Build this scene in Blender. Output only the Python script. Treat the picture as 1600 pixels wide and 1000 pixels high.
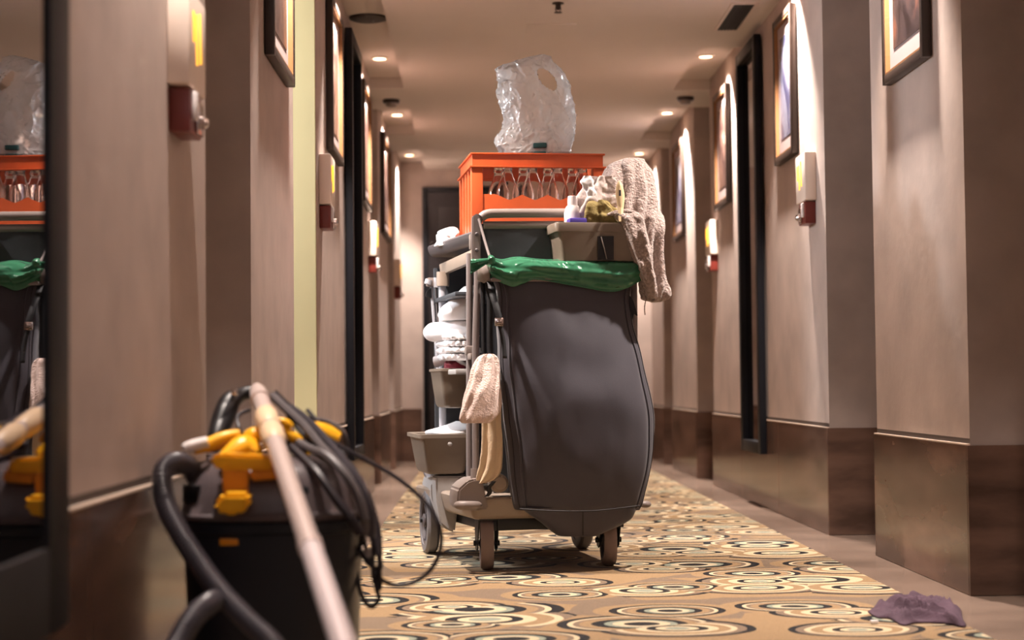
import bpy, bmesh, math, random
from mathutils import Vector, Matrix, noise
C = bpy.context.scene
COL = C.collection
for o in list(bpy.data.objects): bpy.data.objects.remove(o)
PI = math.pi
# ---------------------------------------------------------------- camera
F = 2600.0; H = .58
yaw, pitch, roll = .0196, .0389, -.0102
fw = Vector((math.sin(yaw)*math.cos(pitch), math.cos(yaw)*math.cos(pitch), math.sin(pitch)))
rt = Vector((math.cos(yaw), -math.sin(yaw), 0)); up = rt.cross(fw)
rr = rt*math.cos(roll)+up*math.sin(roll); uu = -rt*math.sin(roll)+up*math.cos(roll)
cd = bpy.data.cameras.new('camera'); cam = bpy.data.objects.new('camera', cd); COL.objects.link(cam)
cam.matrix_world = Matrix(((rr.x, uu.x, -fw.x, 0), (rr.y, uu.y, -fw.y, 0), (rr.z, uu.z, -fw.z, H), (0, 0, 0, 1)))
cd.sensor_width = 36; cd.lens = 36*F/1600; cd.clip_start = .05; cd.clip_end = 60
cd.dof.use_dof = True; cd.dof.focus_distance = 5.15; cd.dof.aperture_fstop = 2.9
C.camera = cam
# ---------------------------------------------------------------- world, exposure, lamps
w = bpy.data.worlds.new('world'); C.world = w; w.use_nodes = True
w.node_tree.nodes['Background'].inputs[0].default_value = (.75, .8, 1, 1)
w.node_tree.nodes['Background'].inputs[1].default_value = .05
C.view_settings.view_transform = 'Standard'; C.view_settings.look = 'None'
C.view_settings.gamma = 1; C.view_settings.use_curve_mapping = False
C.view_settings.exposure = 0.15
LAMP_Y = (-.6, 1.28, 3.13, 5.0, 6.83, 8.68, 10.5, 12.35)
LAMP_W = 400.0
XL, XR = -.6016, 1.3215
CZ, TZ = 2.24, 2.30
def spot(name, loc, watt, ang, blend, color, aim=(0, 0, -1), size=.03):
    l = bpy.data.lights.new(name, 'SPOT'); l.energy = watt; l.spot_size = ang; l.spot_blend = blend
    l.color = color; l.shadow_soft_size = size
    o = bpy.data.objects.new(name, l); COL.objects.link(o); o.location = loc
    o.rotation_euler = Vector(aim).to_track_quat('-Z', 'Y').to_euler(); return o
WARM = (1, .86, .77)
for y in LAMP_Y:
    for x, s in ((-.51, -1), (1.205, 1)):
        spot('downlight_beam', (x, y, TZ-.012), LAMP_W*(.6 if y > 12 else .3 if y < 3 else .6 if y < 4 else .95 if y < 6 else 1), math.radians(80), .62, WARM, (s*(.20 if y != 5.0 else -.12), 0, -1))
# lamp of the lit room behind the open door on the left
def point(name, loc, watt, color, size=.08):
    l = bpy.data.lights.new(name, 'POINT'); l.energy = watt; l.color = color; l.shadow_soft_size = size
    o = bpy.data.objects.new(name, l); COL.objects.link(o); o.location = loc; return o
point('room_lamp', (-1.75, 5.85, 1.7), 165, (.86, .93, 1), .12)
for x in (-.15, .85):
    point('fill_lamp', (x, -1.2, 2.05), 12, (.90, .92, 1), .25)  # added cool fill behind the camera, not a fitting of the corridor

# ---------------------------------------------------------------- helpers
def ray(x, y): return fw + rr*((x-800)/F) - uu*((y-500)/F)
def P(x, y, Y):
    d = ray(x, y); return Vector((0, 0, H)) + d*(Y/d.y)
def PZ(x, y, Z):
    d = ray(x, y); return Vector((0, 0, H)) + d*((Z-H)/d.z)
CA = math.radians(10)
CU = Vector((math.cos(CA), math.sin(CA), 0)); CV = Vector((-math.sin(CA), math.cos(CA), 0)); CO = Vector((.2075, 5.24, 0))
def PC(x, y, v):
    d = ray(x, y); o = Vector((0, 0, H)); return o + d*((v+(CO-o).dot(CV))/d.dot(CV))
def W(u, v, z): return CO+CU*u+CV*v+Vector((0, 0, z))
def lin(c): return tuple(((v/255)/12.92 if v/255 <= .04045 else ((v/255+.055)/1.055)**2.4) for v in c)+(1,)
ZV = Vector((0, 0, 1))
def cat(pts, k):
    """catmull-rom interpolation of a list of tuples / vectors"""
    n = len(pts); out = []
    T = [tuple(p) if hasattr(p, '__len__') else (p,) for p in pts]
    for i in range(n-1):
        a, b, c, d = T[max(i-1, 0)], T[i], T[i+1], T[min(i+2, n-1)]
        for j in range(k):
            t = j/k
            out.append(tuple(.5*((2*q)+(-p+r)*t+(2*p-5*q+4*r-s)*t*t+(-p+3*q-3*r+s)*t**3) for p, q, r, s in zip(a, b, c, d)))
    out.append(T[-1]); return out
class MB:
    def __init__(s): s.v = []; s.f = []
    def add(s, vs, fs):
        o = len(s.v); s.v += [Vector(v) for v in vs]; s.f += [tuple(i+o for i in f) for f in fs]; return s
    def bm_add(s, bm, M=None):
        if M: bm.transform(M)
        bm.verts.ensure_lookup_table()
        s.add([v.co.copy() for v in bm.verts], [[v.index for v in f.verts] for f in bm.faces]); bm.free(); return s
    def box(s, c, size, bev=0, axes=None, seg=2):
        bm = bmesh.new(); bmesh.ops.create_cube(bm, size=1)
        for v in bm.verts: v.co = Vector((v.co.x*size[0], v.co.y*size[1], v.co.z*size[2]))
        if bev: bmesh.ops.bevel(bm, geom=bm.edges[:], offset=bev, segments=seg, affect='EDGES', profile=.6)
        bm.verts.index_update(); M = Matrix.Translation(Vector(c))
        if axes:
            a, b, d = [Vector(q) for q in axes]
            M = M @ Matrix(((a.x, b.x, d.x, 0), (a.y, b.y, d.y, 0), (a.z, b.z, d.z, 0), (0, 0, 0, 1)))
        return s.bm_add(bm, M)
    def bb(s, x0, x1, y0, y1, z0, z1, bev=0):
        return s.box(((x0+x1)/2, (y0+y1)/2, (z0+z1)/2), (abs(x1-x0), abs(y1-y0), abs(z1-z0)), bev)
    def hexa(s, p, bev=0, seg=2):
        """8 corners: bottom ring of 4, top ring of 4"""
        bm = bmesh.new(); vs = [bm.verts.new(q) for q in p]
        for f in ((3, 2, 1, 0), (4, 5, 6, 7), (0, 1, 5, 4), (1, 2, 6, 5), (2, 3, 7, 6), (3, 0, 4, 7)): bm.faces.new([vs[i] for i in f])
        if bev: bmesh.ops.bevel(bm, geom=bm.edges[:], offset=bev, segments=seg, affect='EDGES', profile=.6)
        bmesh.ops.recalc_face_normals(bm, faces=bm.faces[:]); bm.verts.index_update(); return s.bm_add(bm)
    def prism(s, pts, ext, bev=0):
        pts = [Vector(p) for p in pts]; ext = Vector(ext); bm = bmesh.new()
        a = [bm.verts.new(p) for p in pts]; b = [bm.verts.new(p+ext) for p in pts]; n = len(a)
        bm.faces.new(a[::-1]); bm.faces.new(b)
        for i in range(n): bm.faces.new((a[i], a[(i+1) % n], b[(i+1) % n], b[i]))
        bmesh.ops.recalc_face_normals(bm, faces=bm.faces[:])
        if bev: bmesh.ops.bevel(bm, geom=bm.edges[:], offset=bev, segments=2, affect='EDGES')
        bm.verts.index_update(); return s.bm_add(bm)
    def tube(s, pts, r, n=12, k=1, flat=1.0, rfun=None, closed=False):
        if k > 1:
            if isinstance(r, (list, tuple)):
                q = cat([tuple(p)+(q_,) for p, q_ in zip(pts, r)], k); pts = [Vector(t[:3]) for t in q]; r = [max(t[3], 1e-4) for t in q]
            else: pts = [Vector(t) for t in cat(pts, k)]
        pts = [Vector(p) for p in pts]
        m = len(pts); R = r if isinstance(r, (list, tuple)) else [r]*m
        nrm = None; vs = []
        for i, p in enumerate(pts):
            t = (pts[min(i+1, m-1)]-pts[max(i-1, 0)]).normalized()
            if nrm is None: nrm = t.orthogonal().normalized()
            nrm = (nrm-t*nrm.dot(t)).normalized(); b = t.cross(nrm)
            rad = R[i]*(rfun(i) if rfun else 1)
            vs += [p+(nrm*math.cos(2*PI*j/n)+b*math.sin(2*PI*j/n)*flat)*rad for j in range(n)]
        fs = [(i*n+j, i*n+(j+1) % n, (i+1)*n+(j+1) % n, (i+1)*n+j) for i in range(m-1) for j in range(n)]
        fs += [tuple(range(n-1, -1, -1)), tuple(range((m-1)*n, m*n))]
        return s.add(vs, fs)
    def lathe(s, o, ax, prof, n=24, closed=False):
        """prof: (radius, height along ax)"""
        o = Vector(o); ax = Vector(ax).normalized(); a = ax.orthogonal().normalized(); b = ax.cross(a)
        vs = [o+ax*h+(a*math.cos(2*PI*j/n)+b*math.sin(2*PI*j/n))*max(r, 1e-5) for r, h in prof for j in range(n)]
        m = len(prof)
        fs = [(i*n+j, i*n+(j+1) % n, (i+1)*n+(j+1) % n, (i+1)*n+j) for i in range(m-1) for j in range(n)]
        if not closed: fs += [tuple(range(n-1, -1, -1)), tuple(range((m-1)*n, m*n))]
        else: fs += [((m-1)*n+j, (m-1)*n+(j+1) % n, (j+1) % n, j) for j in range(n)]
        return s.add(vs, fs)
    def rings(s, rs, cap=True):
        n = len(rs[0]); m = len(rs)
        vs = [v for r in rs for v in r]
        fs = [(i*n+j, i*n+(j+1) % n, (i+1)*n+(j+1) % n, (i+1)*n+j) for i in range(m-1) for j in range(n)]
        if cap:
            vs = vs+[sum((Vector(v) for v in rs[0]), Vector())/n, sum((Vector(v) for v in rs[-1]), Vector())/n]
            fs += [((j+1) % n, j, m*n) for j in range(n)]+[((m-1)*n+j, (m-1)*n+(j+1) % n, m*n+1) for j in range(n)]
        return s.add(vs, fs)
    def grid(s, rows):
        m = len(rows); n = len(rows[0])
        return s.add([v for r in rows for v in r], [(i*n+j, i*n+j+1, (i+1)*n+j+1, (i+1)*n+j) for i in range(m-1) for j in range(n-1)])
    def build(s, name, mat, parent=None, smooth=True, angle=35, solid=0, subsurf=0, loc=None, kind=None):
        off = Vector(parent['_o']) if parent is not None else (Vector(loc) if loc is not None else Vector((0, 0, 0)))
        me = bpy.data.meshes.new(name); me.from_pydata([v-off for v in s.v], [], s.f); me.update()
        bm = bmesh.new(); bm.from_mesh(me); bmesh.ops.recalc_face_normals(bm, faces=bm.faces[:]); bm.to_mesh(me); bm.free()
        me.materials.append(mat)
        if smooth:
            me.polygons.foreach_set('use_smooth', [True]*len(me.polygons)); me.set_sharp_from_angle(angle=math.radians(angle))
        o = bpy.data.objects.new(name, me); COL.objects.link(o); OFF[o.name] = off; o['_o'] = tuple(off)
        if parent is not None: o.parent = parent
        else: o.location = off
        if solid:
            md = o.modifiers.new('thickness', 'SOLIDIFY'); md.thickness = solid; md.offset = 0
        if subsurf:
            md = o.modifiers.new('sub', 'SUBSURF'); md.levels = subsurf; md.render_levels = subsurf
        if kind: o['kind'] = kind
        return o
OFF = {}
def thing(name, label, cat_, loc, group=None):
    o = bpy.data.objects.new(name, None); COL.objects.link(o); o.location = loc; o['_o'] = tuple(Vector(loc)); o.empty_display_size = .05
    o['label'] = label; o['category'] = cat_
    if group: o['group'] = group
    return o
def tag(o, label, cat_, group=None):
    o['label'] = label; o['category'] = cat_
    if group: o['group'] = group
    return o
def nz(p, s, seed=0): return noise.noise(Vector(p)*s+Vector((seed*7.3, seed*3.1, seed*1.7)))
def loft(levels, k=4, n=40, e=2.3, amp=0, sc=12, seed=0, folds=0, nf=7, fn=None, ridge=None):
    """levels of (px y, x left, x right, cart v, half depth) -> rings"""
    f = fn or PC
    L = cat(levels, k); rs = []
    for i, (y, a, b, v, d) in enumerate(L):
        l = f(a, y, v); r = f(b, y, v); c = (l+r)/2; h = (r-l)/2; hn = h.normalized(); back = (CV if f is PC else Vector((0, 1, 0)))
        ring = []
        for j in range(n):
            t = 2*PI*j/n; ct, st = math.cos(t), math.sin(t)
            x = math.copysign(abs(ct)**(2/e), ct); z = math.copysign(abs(st)**(2/e), st)
            p = c+h*x+back*(z*d)
            q = amp*nz(p, sc, seed)+amp*.5*nz(p, sc*2.3, seed+3)
            if folds: q += folds*math.sin(nf*t+3*nz(p, 5, seed+5)*2+i*.05)
            p += (hn*x+back*z)*q
            ring.append(p)
        rs.append(ring)
    return rs
# ---------------------------------------------------------------- materials
def mat(name, col, rough=.5, metal=0, bump=0, bscale=60, var=0, vscale=6, trans=0, emis=None, estr=0, spec=.5, sheen=0, coat=0, alpha=1, ior=1.45, sss=0, dist=.002, stretch=None, var2=None):
    m = bpy.data.materials.new(name); m.use_nodes = True; nt = m.node_tree; N = nt.nodes; b = N['Principled BSDF']
    c = lin(col)
    b.inputs['Base Color'].default_value = c; b.inputs['Roughness'].default_value = rough; b.inputs['Metallic'].default_value = metal
    b.inputs['Transmission Weight'].default_value = trans; b.inputs['Specular IOR Level'].default_value = spec
    b.inputs['Sheen Weight'].default_value = sheen; b.inputs['Coat Weight'].default_value = coat; b.inputs['Alpha'].default_value = alpha; b.inputs['IOR'].default_value = ior
    if emis: b.inputs['Emission Color'].default_value = lin(emis); b.inputs['Emission Strength'].default_value = estr
    if bump or var:
        tc = N.new('ShaderNodeTexCoord'); src = tc.outputs['Object']
        if stretch:
            mp = N.new('ShaderNodeMapping'); mp.inputs['Scale'].default_value = stretch; nt.links.new(src, mp.inputs[0]); src = mp.outputs[0]
        if bump:
            t = N.new('ShaderNodeTexNoise'); t.inputs['Scale'].default_value = bscale; t.inputs['Detail'].default_value = 5; nt.links.new(src, t.inputs['Vector'])
            bp = N.new('ShaderNodeBump'); bp.inputs['Strength'].default_value = bump; bp.inputs['Distance'].default_value = dist
            nt.links.new(t.outputs['Fac'], bp.inputs['Height']); nt.links.new(bp.outputs[0], b.inputs['Normal'])
        if var:
            t = N.new('ShaderNodeTexNoise'); t.inputs['Scale'].default_value = vscale; t.inputs['Detail'].default_value = 6; nt.links.new(src, t.inputs['Vector'])
            r = N.new('ShaderNodeValToRGB'); r.color_ramp.elements[0].position = .3; r.color_ramp.elements[1].position = .72
            r.color_ramp.elements[0].color = tuple(v*(1-var) for v in c[:3])+(1,)
            r.color_ramp.elements[1].color = lin(var2) if var2 else tuple(min(1, v*(1+var)) for v in c[:3])+(1,)
            nt.links.new(t.outputs['Fac'], r.inputs[0]); nt.links.new(r.outputs[0], b.inputs['Base Color'])
    return m
M = {}
M['plaster'] = mat('plaster', (180, 163, 154), .75, bump=.25, bscale=25, var=.13, vscale=5, dist=.003)
M['ceiling'] = mat('ceiling paint', (216, 205, 197), .8, var=.03, vscale=2)
M['marble'] = mat('brown marble', (104, 80, 68), .17, spec=.3, var=.5, vscale=2.6, stretch=(1, 1, 3.5), bump=.05, bscale=9)
M['marble_trim'] = mat('marble border', (122, 104, 92), .24, var=.2, vscale=5)
M['edge'] = mat('painted lit ledge', (226, 204, 186), .25)  # pale colour stands in for lamplight on the marble's top ledge
M['recess'] = mat('painted joint shadow', (60, 48, 42), .7)  # flat dark strip, shade of the joint above the ledge put into colour
M['door'] = mat('dark door wood', (40, 36, 38), .4, var=.2, vscale=4, stretch=(4, 4, .6))
M['pale_door'] = mat('pale painted door', (196, 184, 138), .6, var=.02, vscale=4)
M['black_frame'] = mat('black lacquer frame', (14, 15, 21), .5, spec=.25)
M['mirror'] = mat('mirror glass', (150, 150, 155), .015, metal=1)
M['gold'] = mat('gilt frame edge', (132, 92, 56), .5, metal=.3, bump=.3, bscale=120)
M['bronze'] = mat('dark bronze frame', (52, 40, 34), .4, metal=.2)
M['matboard'] = mat('mat board', (150, 134, 132), .8)
M['glass_pane'] = None
M['sign_cream'] = mat('cream sign box', (232, 214, 200), .4)
M['sign_red'] = mat('dark red plastic', (110, 42, 34), .35)
M['chrome'] = mat('chrome', (200, 190, 188), .14, metal=1)
M['satin'] = mat('satin chrome tube', (244, 230, 232), .25, metal=.4)
M['glow'] = mat('lit yellow numeral', (255, 190, 60), .5, emis=(255, 186, 60), estr=1.3)
M['lamp_glow'] = mat('lamp lens', (255, 240, 220), .5, emis=(255, 214, 170), estr=14)
M['white_metal'] = mat('white trim ring', (214, 200, 190), .45)
M['vent_dark'] = mat('dark vent slats', (44, 42, 44), .6)
M['bag'] = mat('charcoal nylon', (60, 57, 66), .62, bump=.35, bscale=420, var=.06, vscale=8, dist=.0008, sheen=.2)
M['panel_fabric'] = mat('dark coated fabric', (62, 66, 72), .55, bump=.2, bscale=30, var=.12, vscale=9)
M['seam'] = mat('stitched seam', (34, 31, 34), .7)
M['strap'] = mat('black webbing', (24, 24, 28), .6, bump=.3, bscale=300)
M['grey_plastic'] = mat('warm grey plastic', (134, 122, 116), .42, var=.05, vscale=8)
M['beige_plastic'] = mat('beige grey plastic', (150, 134, 120), .42, var=.06, vscale=8)
M['dark_grey'] = mat('dark grey plastic', (84, 78, 80), .45)
M['pale_plastic'] = mat('pale grey plastic', (168, 164, 162), .4, var=.04, vscale=7)
M['tube'] = mat('grey painted tube', (128, 118, 116), .38)
M['pale_tube'] = mat('pale grey tube', (172, 172, 178), .35)
M['bin'] = mat('taupe plastic bin', (120, 108, 96), .4, var=.06, vscale=10)
M['rubber'] = mat('brown grey rubber tyre', (134, 116, 110), .7, bump=.2, bscale=60)
M['rubber_grey'] = mat('grey rubber tyre', (110, 106, 108), .65)
M['black'] = mat('black plastic', (20, 20, 24), .4)
M['orange'] = mat('orange crate plastic', (200, 88, 44), .38, var=.10, vscale=9, sss=0)
M['terry'] = mat('taupe terry cloth', (168, 148, 140), .95, bump=1.0, bscale=150, var=.34, vscale=120, sheen=.4, dist=.012)
M['terry_pink'] = mat('cream terry cloth', (226, 202, 192), .95, bump=.9, bscale=200, var=.07, vscale=90, sheen=.4, dist=.005)
M['terry_beige'] = mat('beige cotton cloth', (216, 192, 160), .9, bump=.5, bscale=200, sheen=.3, dist=.003)
M['white_cloth'] = mat('white cotton', (236, 232, 232), .85, bump=.4, bscale=90, dist=.003, sheen=.2)
M['grey_cloth'] = mat('pale grey rag', (186, 172, 166), .9, bump=.6, bscale=120, var=.1, vscale=20, dist=.004)
M['olive'] = mat('olive cloth', (128, 112, 66), .9, bump=.6, bscale=150, var=.15, vscale=20, dist=.004)
M['red_cloth'] = mat('dark red cloth', (120, 20, 36), .7, var=.4, vscale=50, bump=.5, bscale=90, dist=.004)
M['purple_cloth'] = mat('dull purple cloth', (70, 50, 62), .92, bump=.6, bscale=160, var=.15, vscale=20, dist=.003)
M['purple'] = mat('violet plastic', (70, 56, 140), .4)
M['white_plastic'] = mat('white plastic', (226, 218, 216), .35)
M['ivory_plastic'] = mat('ivory plastic', (240, 214, 170), .4)
M['brown_leg'] = mat('yellow plastic', (240, 176, 24), .36, var=.04, vscale=9)
M['amber'] = mat('amber plastic', (214, 136, 24), .4)
M['vac_body'] = mat('black tank plastic', (24, 27, 37), .38, bump=.1, bscale=40)
M['vac_lid'] = mat('dark grey lid plastic', (86, 76, 78), .34, var=.05, vscale=9)
M['hose'] = mat('black ribbed hose', (60, 56, 62), .3)
M['cord'] = mat('black cord', (34, 26, 32), .45)
M['green_label'] = mat('dark green label', (30, 72, 74), .5)
# mottled steel wand
M['steel'] = mat('brushed steel tube', (214, 196, 190), .32, metal=.4, bump=.1, bscale=200)
M['ring_cream'] = mat('cream collar plastic', (222, 192, 158), .4)
def glass(name, col, rough=.02, ior=1.45):
    m = bpy.data.materials.new(name); m.use_nodes = True; b = m.node_tree.nodes['Principled BSDF']
    b.inputs['Base Color'].default_value = lin(col); b.inputs['Transmission Weight'].default_value = 1; b.inputs['Roughness'].default_value = rough; b.inputs['IOR'].default_value = ior
    return m
M['bottle'] = glass('clear bottle glass', (250, 240, 236))
def film(name, col, tr, rough=.25, spec=.6):
    """thin plastic film: translucent + transparent + gloss"""
    m = bpy.data.materials.new(name); m.use_nodes = True; nt = m.node_tree; N = nt.nodes; N.remove(N['Principled BSDF']); out = N['Material Output']
    d = N.new('ShaderNodeBsdfDiffuse'); d.inputs[0].default_value = lin(col)
    t = N.new('ShaderNodeBsdfTranslucent'); t.inputs[0].default_value = lin(col)
    x = N.new('ShaderNodeBsdfTransparent'); g = N.new('ShaderNodeBsdfGlossy'); g.inputs['Roughness'].default_value = rough
    fr = N.new('ShaderNodeFresnel'); fr.inputs[0].default_value = 1.5
    a = N.new('ShaderNodeMixShader'); a.inputs[0].default_value = .5; b = N.new('ShaderNodeMixShader'); b.inputs[0].default_value = tr; c = N.new('ShaderNodeMixShader')
    L = nt.links; L.new(d.outputs[0], a.inputs[1]); L.new(t.outputs[0], a.inputs[2]); L.new(a.outputs[0], b.inputs[1]); L.new(x.outputs[0], b.inputs[2])
    L.new(fr.outputs[0], c.inputs[0]); L.new(b.outputs[0], c.inputs[1]); L.new(g.outputs[0], c.inputs[2])
    tc = N.new('ShaderNodeTexCoord'); n_ = N.new('ShaderNodeTexNoise'); n_.inputs['Scale'].default_value = 14; n_.inputs['Detail'].default_value = 5; n_.inputs['Distortion'].default_value = 2.2; n_.noise_type = 'RIDGED_MULTIFRACTAL'
    bp = N.new('ShaderNodeBump'); bp.inputs['Distance'].default_value = .012; bp.inputs['Strength'].default_value = .8
    L.new(tc.outputs['Object'], n_.inputs['Vector']); L.new(n_.outputs[0], bp.inputs['Height'])
    for q in (d, t, g, fr): L.new(bp.outputs[0], q.inputs['Normal'])
    L.new(c.outputs[0], out.inputs[0]); return m
M['film'] = film('clear plastic film', (255, 252, 250), .42, .14)
M['liner'] = film('green bin liner film', (74, 150, 112), .16, .2)
M['clear_box'] = film('clear plastic pack', (245, 240, 240), .6, .1)
M['white_film'] = film('white plastic film', (235, 235, 245), .35)
def art(name, c0, c1, c2, scale):
    m = bpy.data.materials.new(name); m.use_nodes = True; nt = m.node_tree; N = nt.nodes; b = N['Principled BSDF']; b.inputs['Roughness'].default_value = .25
    tc = N.new('ShaderNodeTexCoord'); n_ = N.new('ShaderNodeTexNoise'); n_.inputs['Scale'].default_value = scale; n_.inputs['Detail'].default_value = 6; n_.inputs['Distortion'].default_value = .8
    r = N.new('ShaderNodeValToRGB'); r.color_ramp.elements[0].position = .35; r.color_ramp.elements[0].color = lin(c0); r.color_ramp.elements[1].position = .7; r.color_ramp.elements[1].color = lin(c2)
    e = r.color_ramp.elements.new(.52); e.color = lin(c1)
    nt.links.new(tc.outputs['Object'], n_.inputs['Vector']); nt.links.new(n_.outputs[0], r.inputs[0]); nt.links.new(r.outputs[0], b.inputs['Base Color']); return m
M['art_dark'] = art('dark print', (30, 24, 28), (58, 48, 50), (110, 70, 58), 9)
M['art_blue'] = art('blue grey print', (60, 62, 90), (120, 122, 140), (190, 190, 196), 5)
M['art_brown'] = art('brown print', (60, 44, 44), (110, 84, 76), (170, 150, 136), 6)
def carpet():
    m = bpy.data.materials.new('ringed pattern carpet'); m.use_nodes = True; nt = m.node_tree; N = nt.nodes; L = nt.links; b = N['Principled BSDF']
    b.inputs['Roughness'].default_value = .95; b.inputs['Sheen Weight'].default_value = .15; b.inputs['Specular IOR Level'].default_value = .1
    tc = N.new('ShaderNodeTexCoord'); w_ = N.new('ShaderNodeTexNoise'); w_.inputs['Scale'].default_value = 3.5; w_.inputs['Detail'].default_value = 2
    mx = N.new('ShaderNodeMix'); mx.data_type = 'VECTOR'; mx.inputs[0].default_value = .045
    L.new(tc.outputs['Object'], w_.inputs['Vector']); L.new(tc.outputs['Object'], mx.inputs[4]); L.new(w_.outputs['Color'], mx.inputs[5])
    mp = N.new('ShaderNodeMapping'); mp.inputs['Scale'].default_value = (3.2, 4.2, 0); L.new(mx.outputs[1], mp.inputs[0])
    v = N.new('ShaderNodeTexVoronoi'); v.voronoi_dimensions = '2D'; v.inputs['Scale'].default_value = 1; v.inputs['Randomness'].default_value = .85; L.new(mp.outputs[0], v.inputs['Vector'])
    sx = N.new('ShaderNodeSeparateColor'); L.new(v.outputs['Color'], sx.inputs[0])
    ms = N.new('ShaderNodeMath'); ms.operation = 'MULTIPLY_ADD'; ms.inputs[1].default_value = .7; ms.inputs[2].default_value = .75; L.new(sx.outputs[0], ms.inputs[0])
    md = N.new('ShaderNodeMath'); md.operation = 'MULTIPLY'; L.new(v.outputs['Distance'], md.inputs[0]); L.new(ms.outputs[0], md.inputs[1])
    def ramp(stops):
        r = N.new('ShaderNodeValToRGB'); cr = r.color_ramp; cr.interpolation = 'CONSTANT'
        cr.elements[0].position = 0; cr.elements[0].color = lin(stops[0][1]); cr.elements[1].position = stops[1][0]; cr.elements[1].color = lin(stops[1][1])
        for p, c in stops[2:]: e = cr.elements.new(p); e.color = lin(c)
        L.new(md.outputs[0], r.inputs[0]); return r
    K = (16, 14, 17); CR = (188, 170, 138); GD = (142, 116, 84); TN = (116, 98, 80); GR = (128, 134, 118); DT = (40, 52, 56)
    a = ramp([(0, K), (.12, CR), (.19, GR), (.24, K), (.315, GD), (.39, TN), (.43, CR), (.47, K), (.54, GD), (.68, TN)])
    c = ramp([(0, GR), (.10, CR), (.17, K), (.245, CR), (.33, GD), (.44, CR), (.50, TN), (.58, K), (.65, GD)])
    st = N.new('ShaderNodeMath'); st.operation = 'GREATER_THAN'; st.inputs[1].default_value = .5; L.new(sx.outputs[1], st.inputs[0])
    mm = N.new('ShaderNodeMix'); mm.data_type = 'RGBA'; L.new(st.outputs[0], mm.inputs[0]); L.new(a.outputs[0], mm.inputs[6]); L.new(c.outputs[0], mm.inputs[7])
    f = N.new('ShaderNodeTexNoise'); f.inputs['Scale'].default_value = 260; L.new(tc.outputs['Object'], f.inputs['Vector'])
    mr = N.new('ShaderNodeMapRange'); mr.inputs[3].default_value = .72; mr.inputs[4].default_value = 1.2; L.new(f.outputs[0], mr.inputs[0])
    mu = N.new('ShaderNodeMix'); mu.data_type = 'RGBA'; mu.blend_type = 'MULTIPLY'; mu.inputs[0].default_value = 1; L.new(mm.outputs[2], mu.inputs[6]); L.new(mr.outputs[0], mu.inputs[7])
    L.new(mu.outputs[2], b.inputs['Base Color'])
    bp = N.new('ShaderNodeBump'); bp.inputs['Distance'].default_value = .006; bp.inputs['Strength'].default_value = .7; L.new(f.outputs[0], bp.inputs['Height']); L.new(bp.outputs[0], b.inputs['Normal'])
    return m
M['carpet'] = carpet()
# ---------------------------------------------------------------- the corridor
YN, YF = -2.0, 12.75
def struct(name, mb, m, parent=None, **k):
    o = mb.build(name, m, parent, **k)
    if parent is None: o['kind'] = 'structure'
    return o
SEG_L = [(YN, 3.67), (4.395, 5.41), (6.18, 9.30), (9.95, 11.0), (11.67, YF)]
SEG_R = [(YN, 3.75), (4.48, 5.53), (6.29, 9.40), (10.11, 11.39), (11.93, YF)]
struct('floor', MB().bb(-2.6, 1.9, YN, YF+.1, -.12, 0), M['marble_trim'])
struct('floor_carpet', MB().bb(-.41, 1.135, YN, YF, 0, .006), M['carpet'])  # fitted runner of the corridor
def wall(side, segs, X, s):
    mb = MB()
    for a, b in segs: mb.bb(X, X+s*.42, a, b, 0, TZ+.1)
    o = struct('wall_'+side, mb, M['plaster'])
    T = .010; hw = .404
    for a, b in segs:
        n = max(1, round((b-a)/1.05)); st = (b-a)/n
        for i in range(n):
            y0, y1 = a+i*st, a+(i+1)*st
            MB().bb(X-s*T, X, y0+.002, y1-.002, .001, hw, .0015).build('marble_panel', M['marble'], o, smooth=False)
        # reveals into the door recess
        if a > YN: MB().bb(X-s*T, X+s*.42, a-T, a, .001, hw, .0015).build('marble_panel', M['marble'], o, smooth=False)
        if b < YF: MB().bb(X-s*T, X+s*.42, b, b+T, .001, hw, .0015).build('marble_panel', M['marble'], o, smooth=False)
        MB().bb(X-s*.0003, X, a, b, hw+.004, hw+.018).build('joint_shadow', M['recess'], o, smooth=False)
        MB().bb(X-s*(T+.001), X, a, b, hw, hw+.004, .0005).build('lit_ledge', M['edge'], o, smooth=False)
    return o
wl = wall('left', SEG_L, XL, -1); wr = wall('right', SEG_R, XR, 1)
# wall at the far end with its door, wall behind the viewer
we = struct('wall_far', MB().bb(-1.1, 1.8, YF, YF+.15, 0, TZ+.1), M['plaster'])
for x0, x1 in ((XL+.01, -.445), (.27, .78), (.783, XR-.01)): MB().bb(x0, x1, YF-.01, YF, .001, .404, .0015).build('marble_panel', M['marble'], we, smooth=False)
struct('wall_near', MB().bb(-1.1, 1.8, YN-.15, YN, 0, TZ+.1), M['plaster'])
def door(n, c0, c1, y, along, m, h=2.08, frame=M['black_frame']):
    pass
d1 = struct('door_1', MB().bb(-.39, .215, YF-.045, YF-.005, .008, 2.06, .003), M['door'], smooth=False)
MB().bb(-.43, -.39, YF-.06, YF-.001, 0, 2.10, .003).bb(.215, .255, YF-.06, YF-.001, 0, 2.10, .003).bb(-.39, .215, YF-.06, YF-.001, 2.06, 2.10, .003).build('door_frame', M['black_frame'], d1)
MB().bb(-.30, .125, YF-.052, YF-.046, 1.15, 1.95, .002).build('upper_panel', M['door'], d1); MB().bb(-.30, .125, YF-.052, YF-.046, .2, 1.0, .002).build('lower_panel', M['door'], d1)
MB().tube([(.17, YF-.09, 1.02), (.08, YF-.09, 1.02)], .009).tube([(.165, YF-.09, 1.02), (.165, YF-.04, 1.02)], .009).build('door_handle', M['chrome'], d1)
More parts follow.
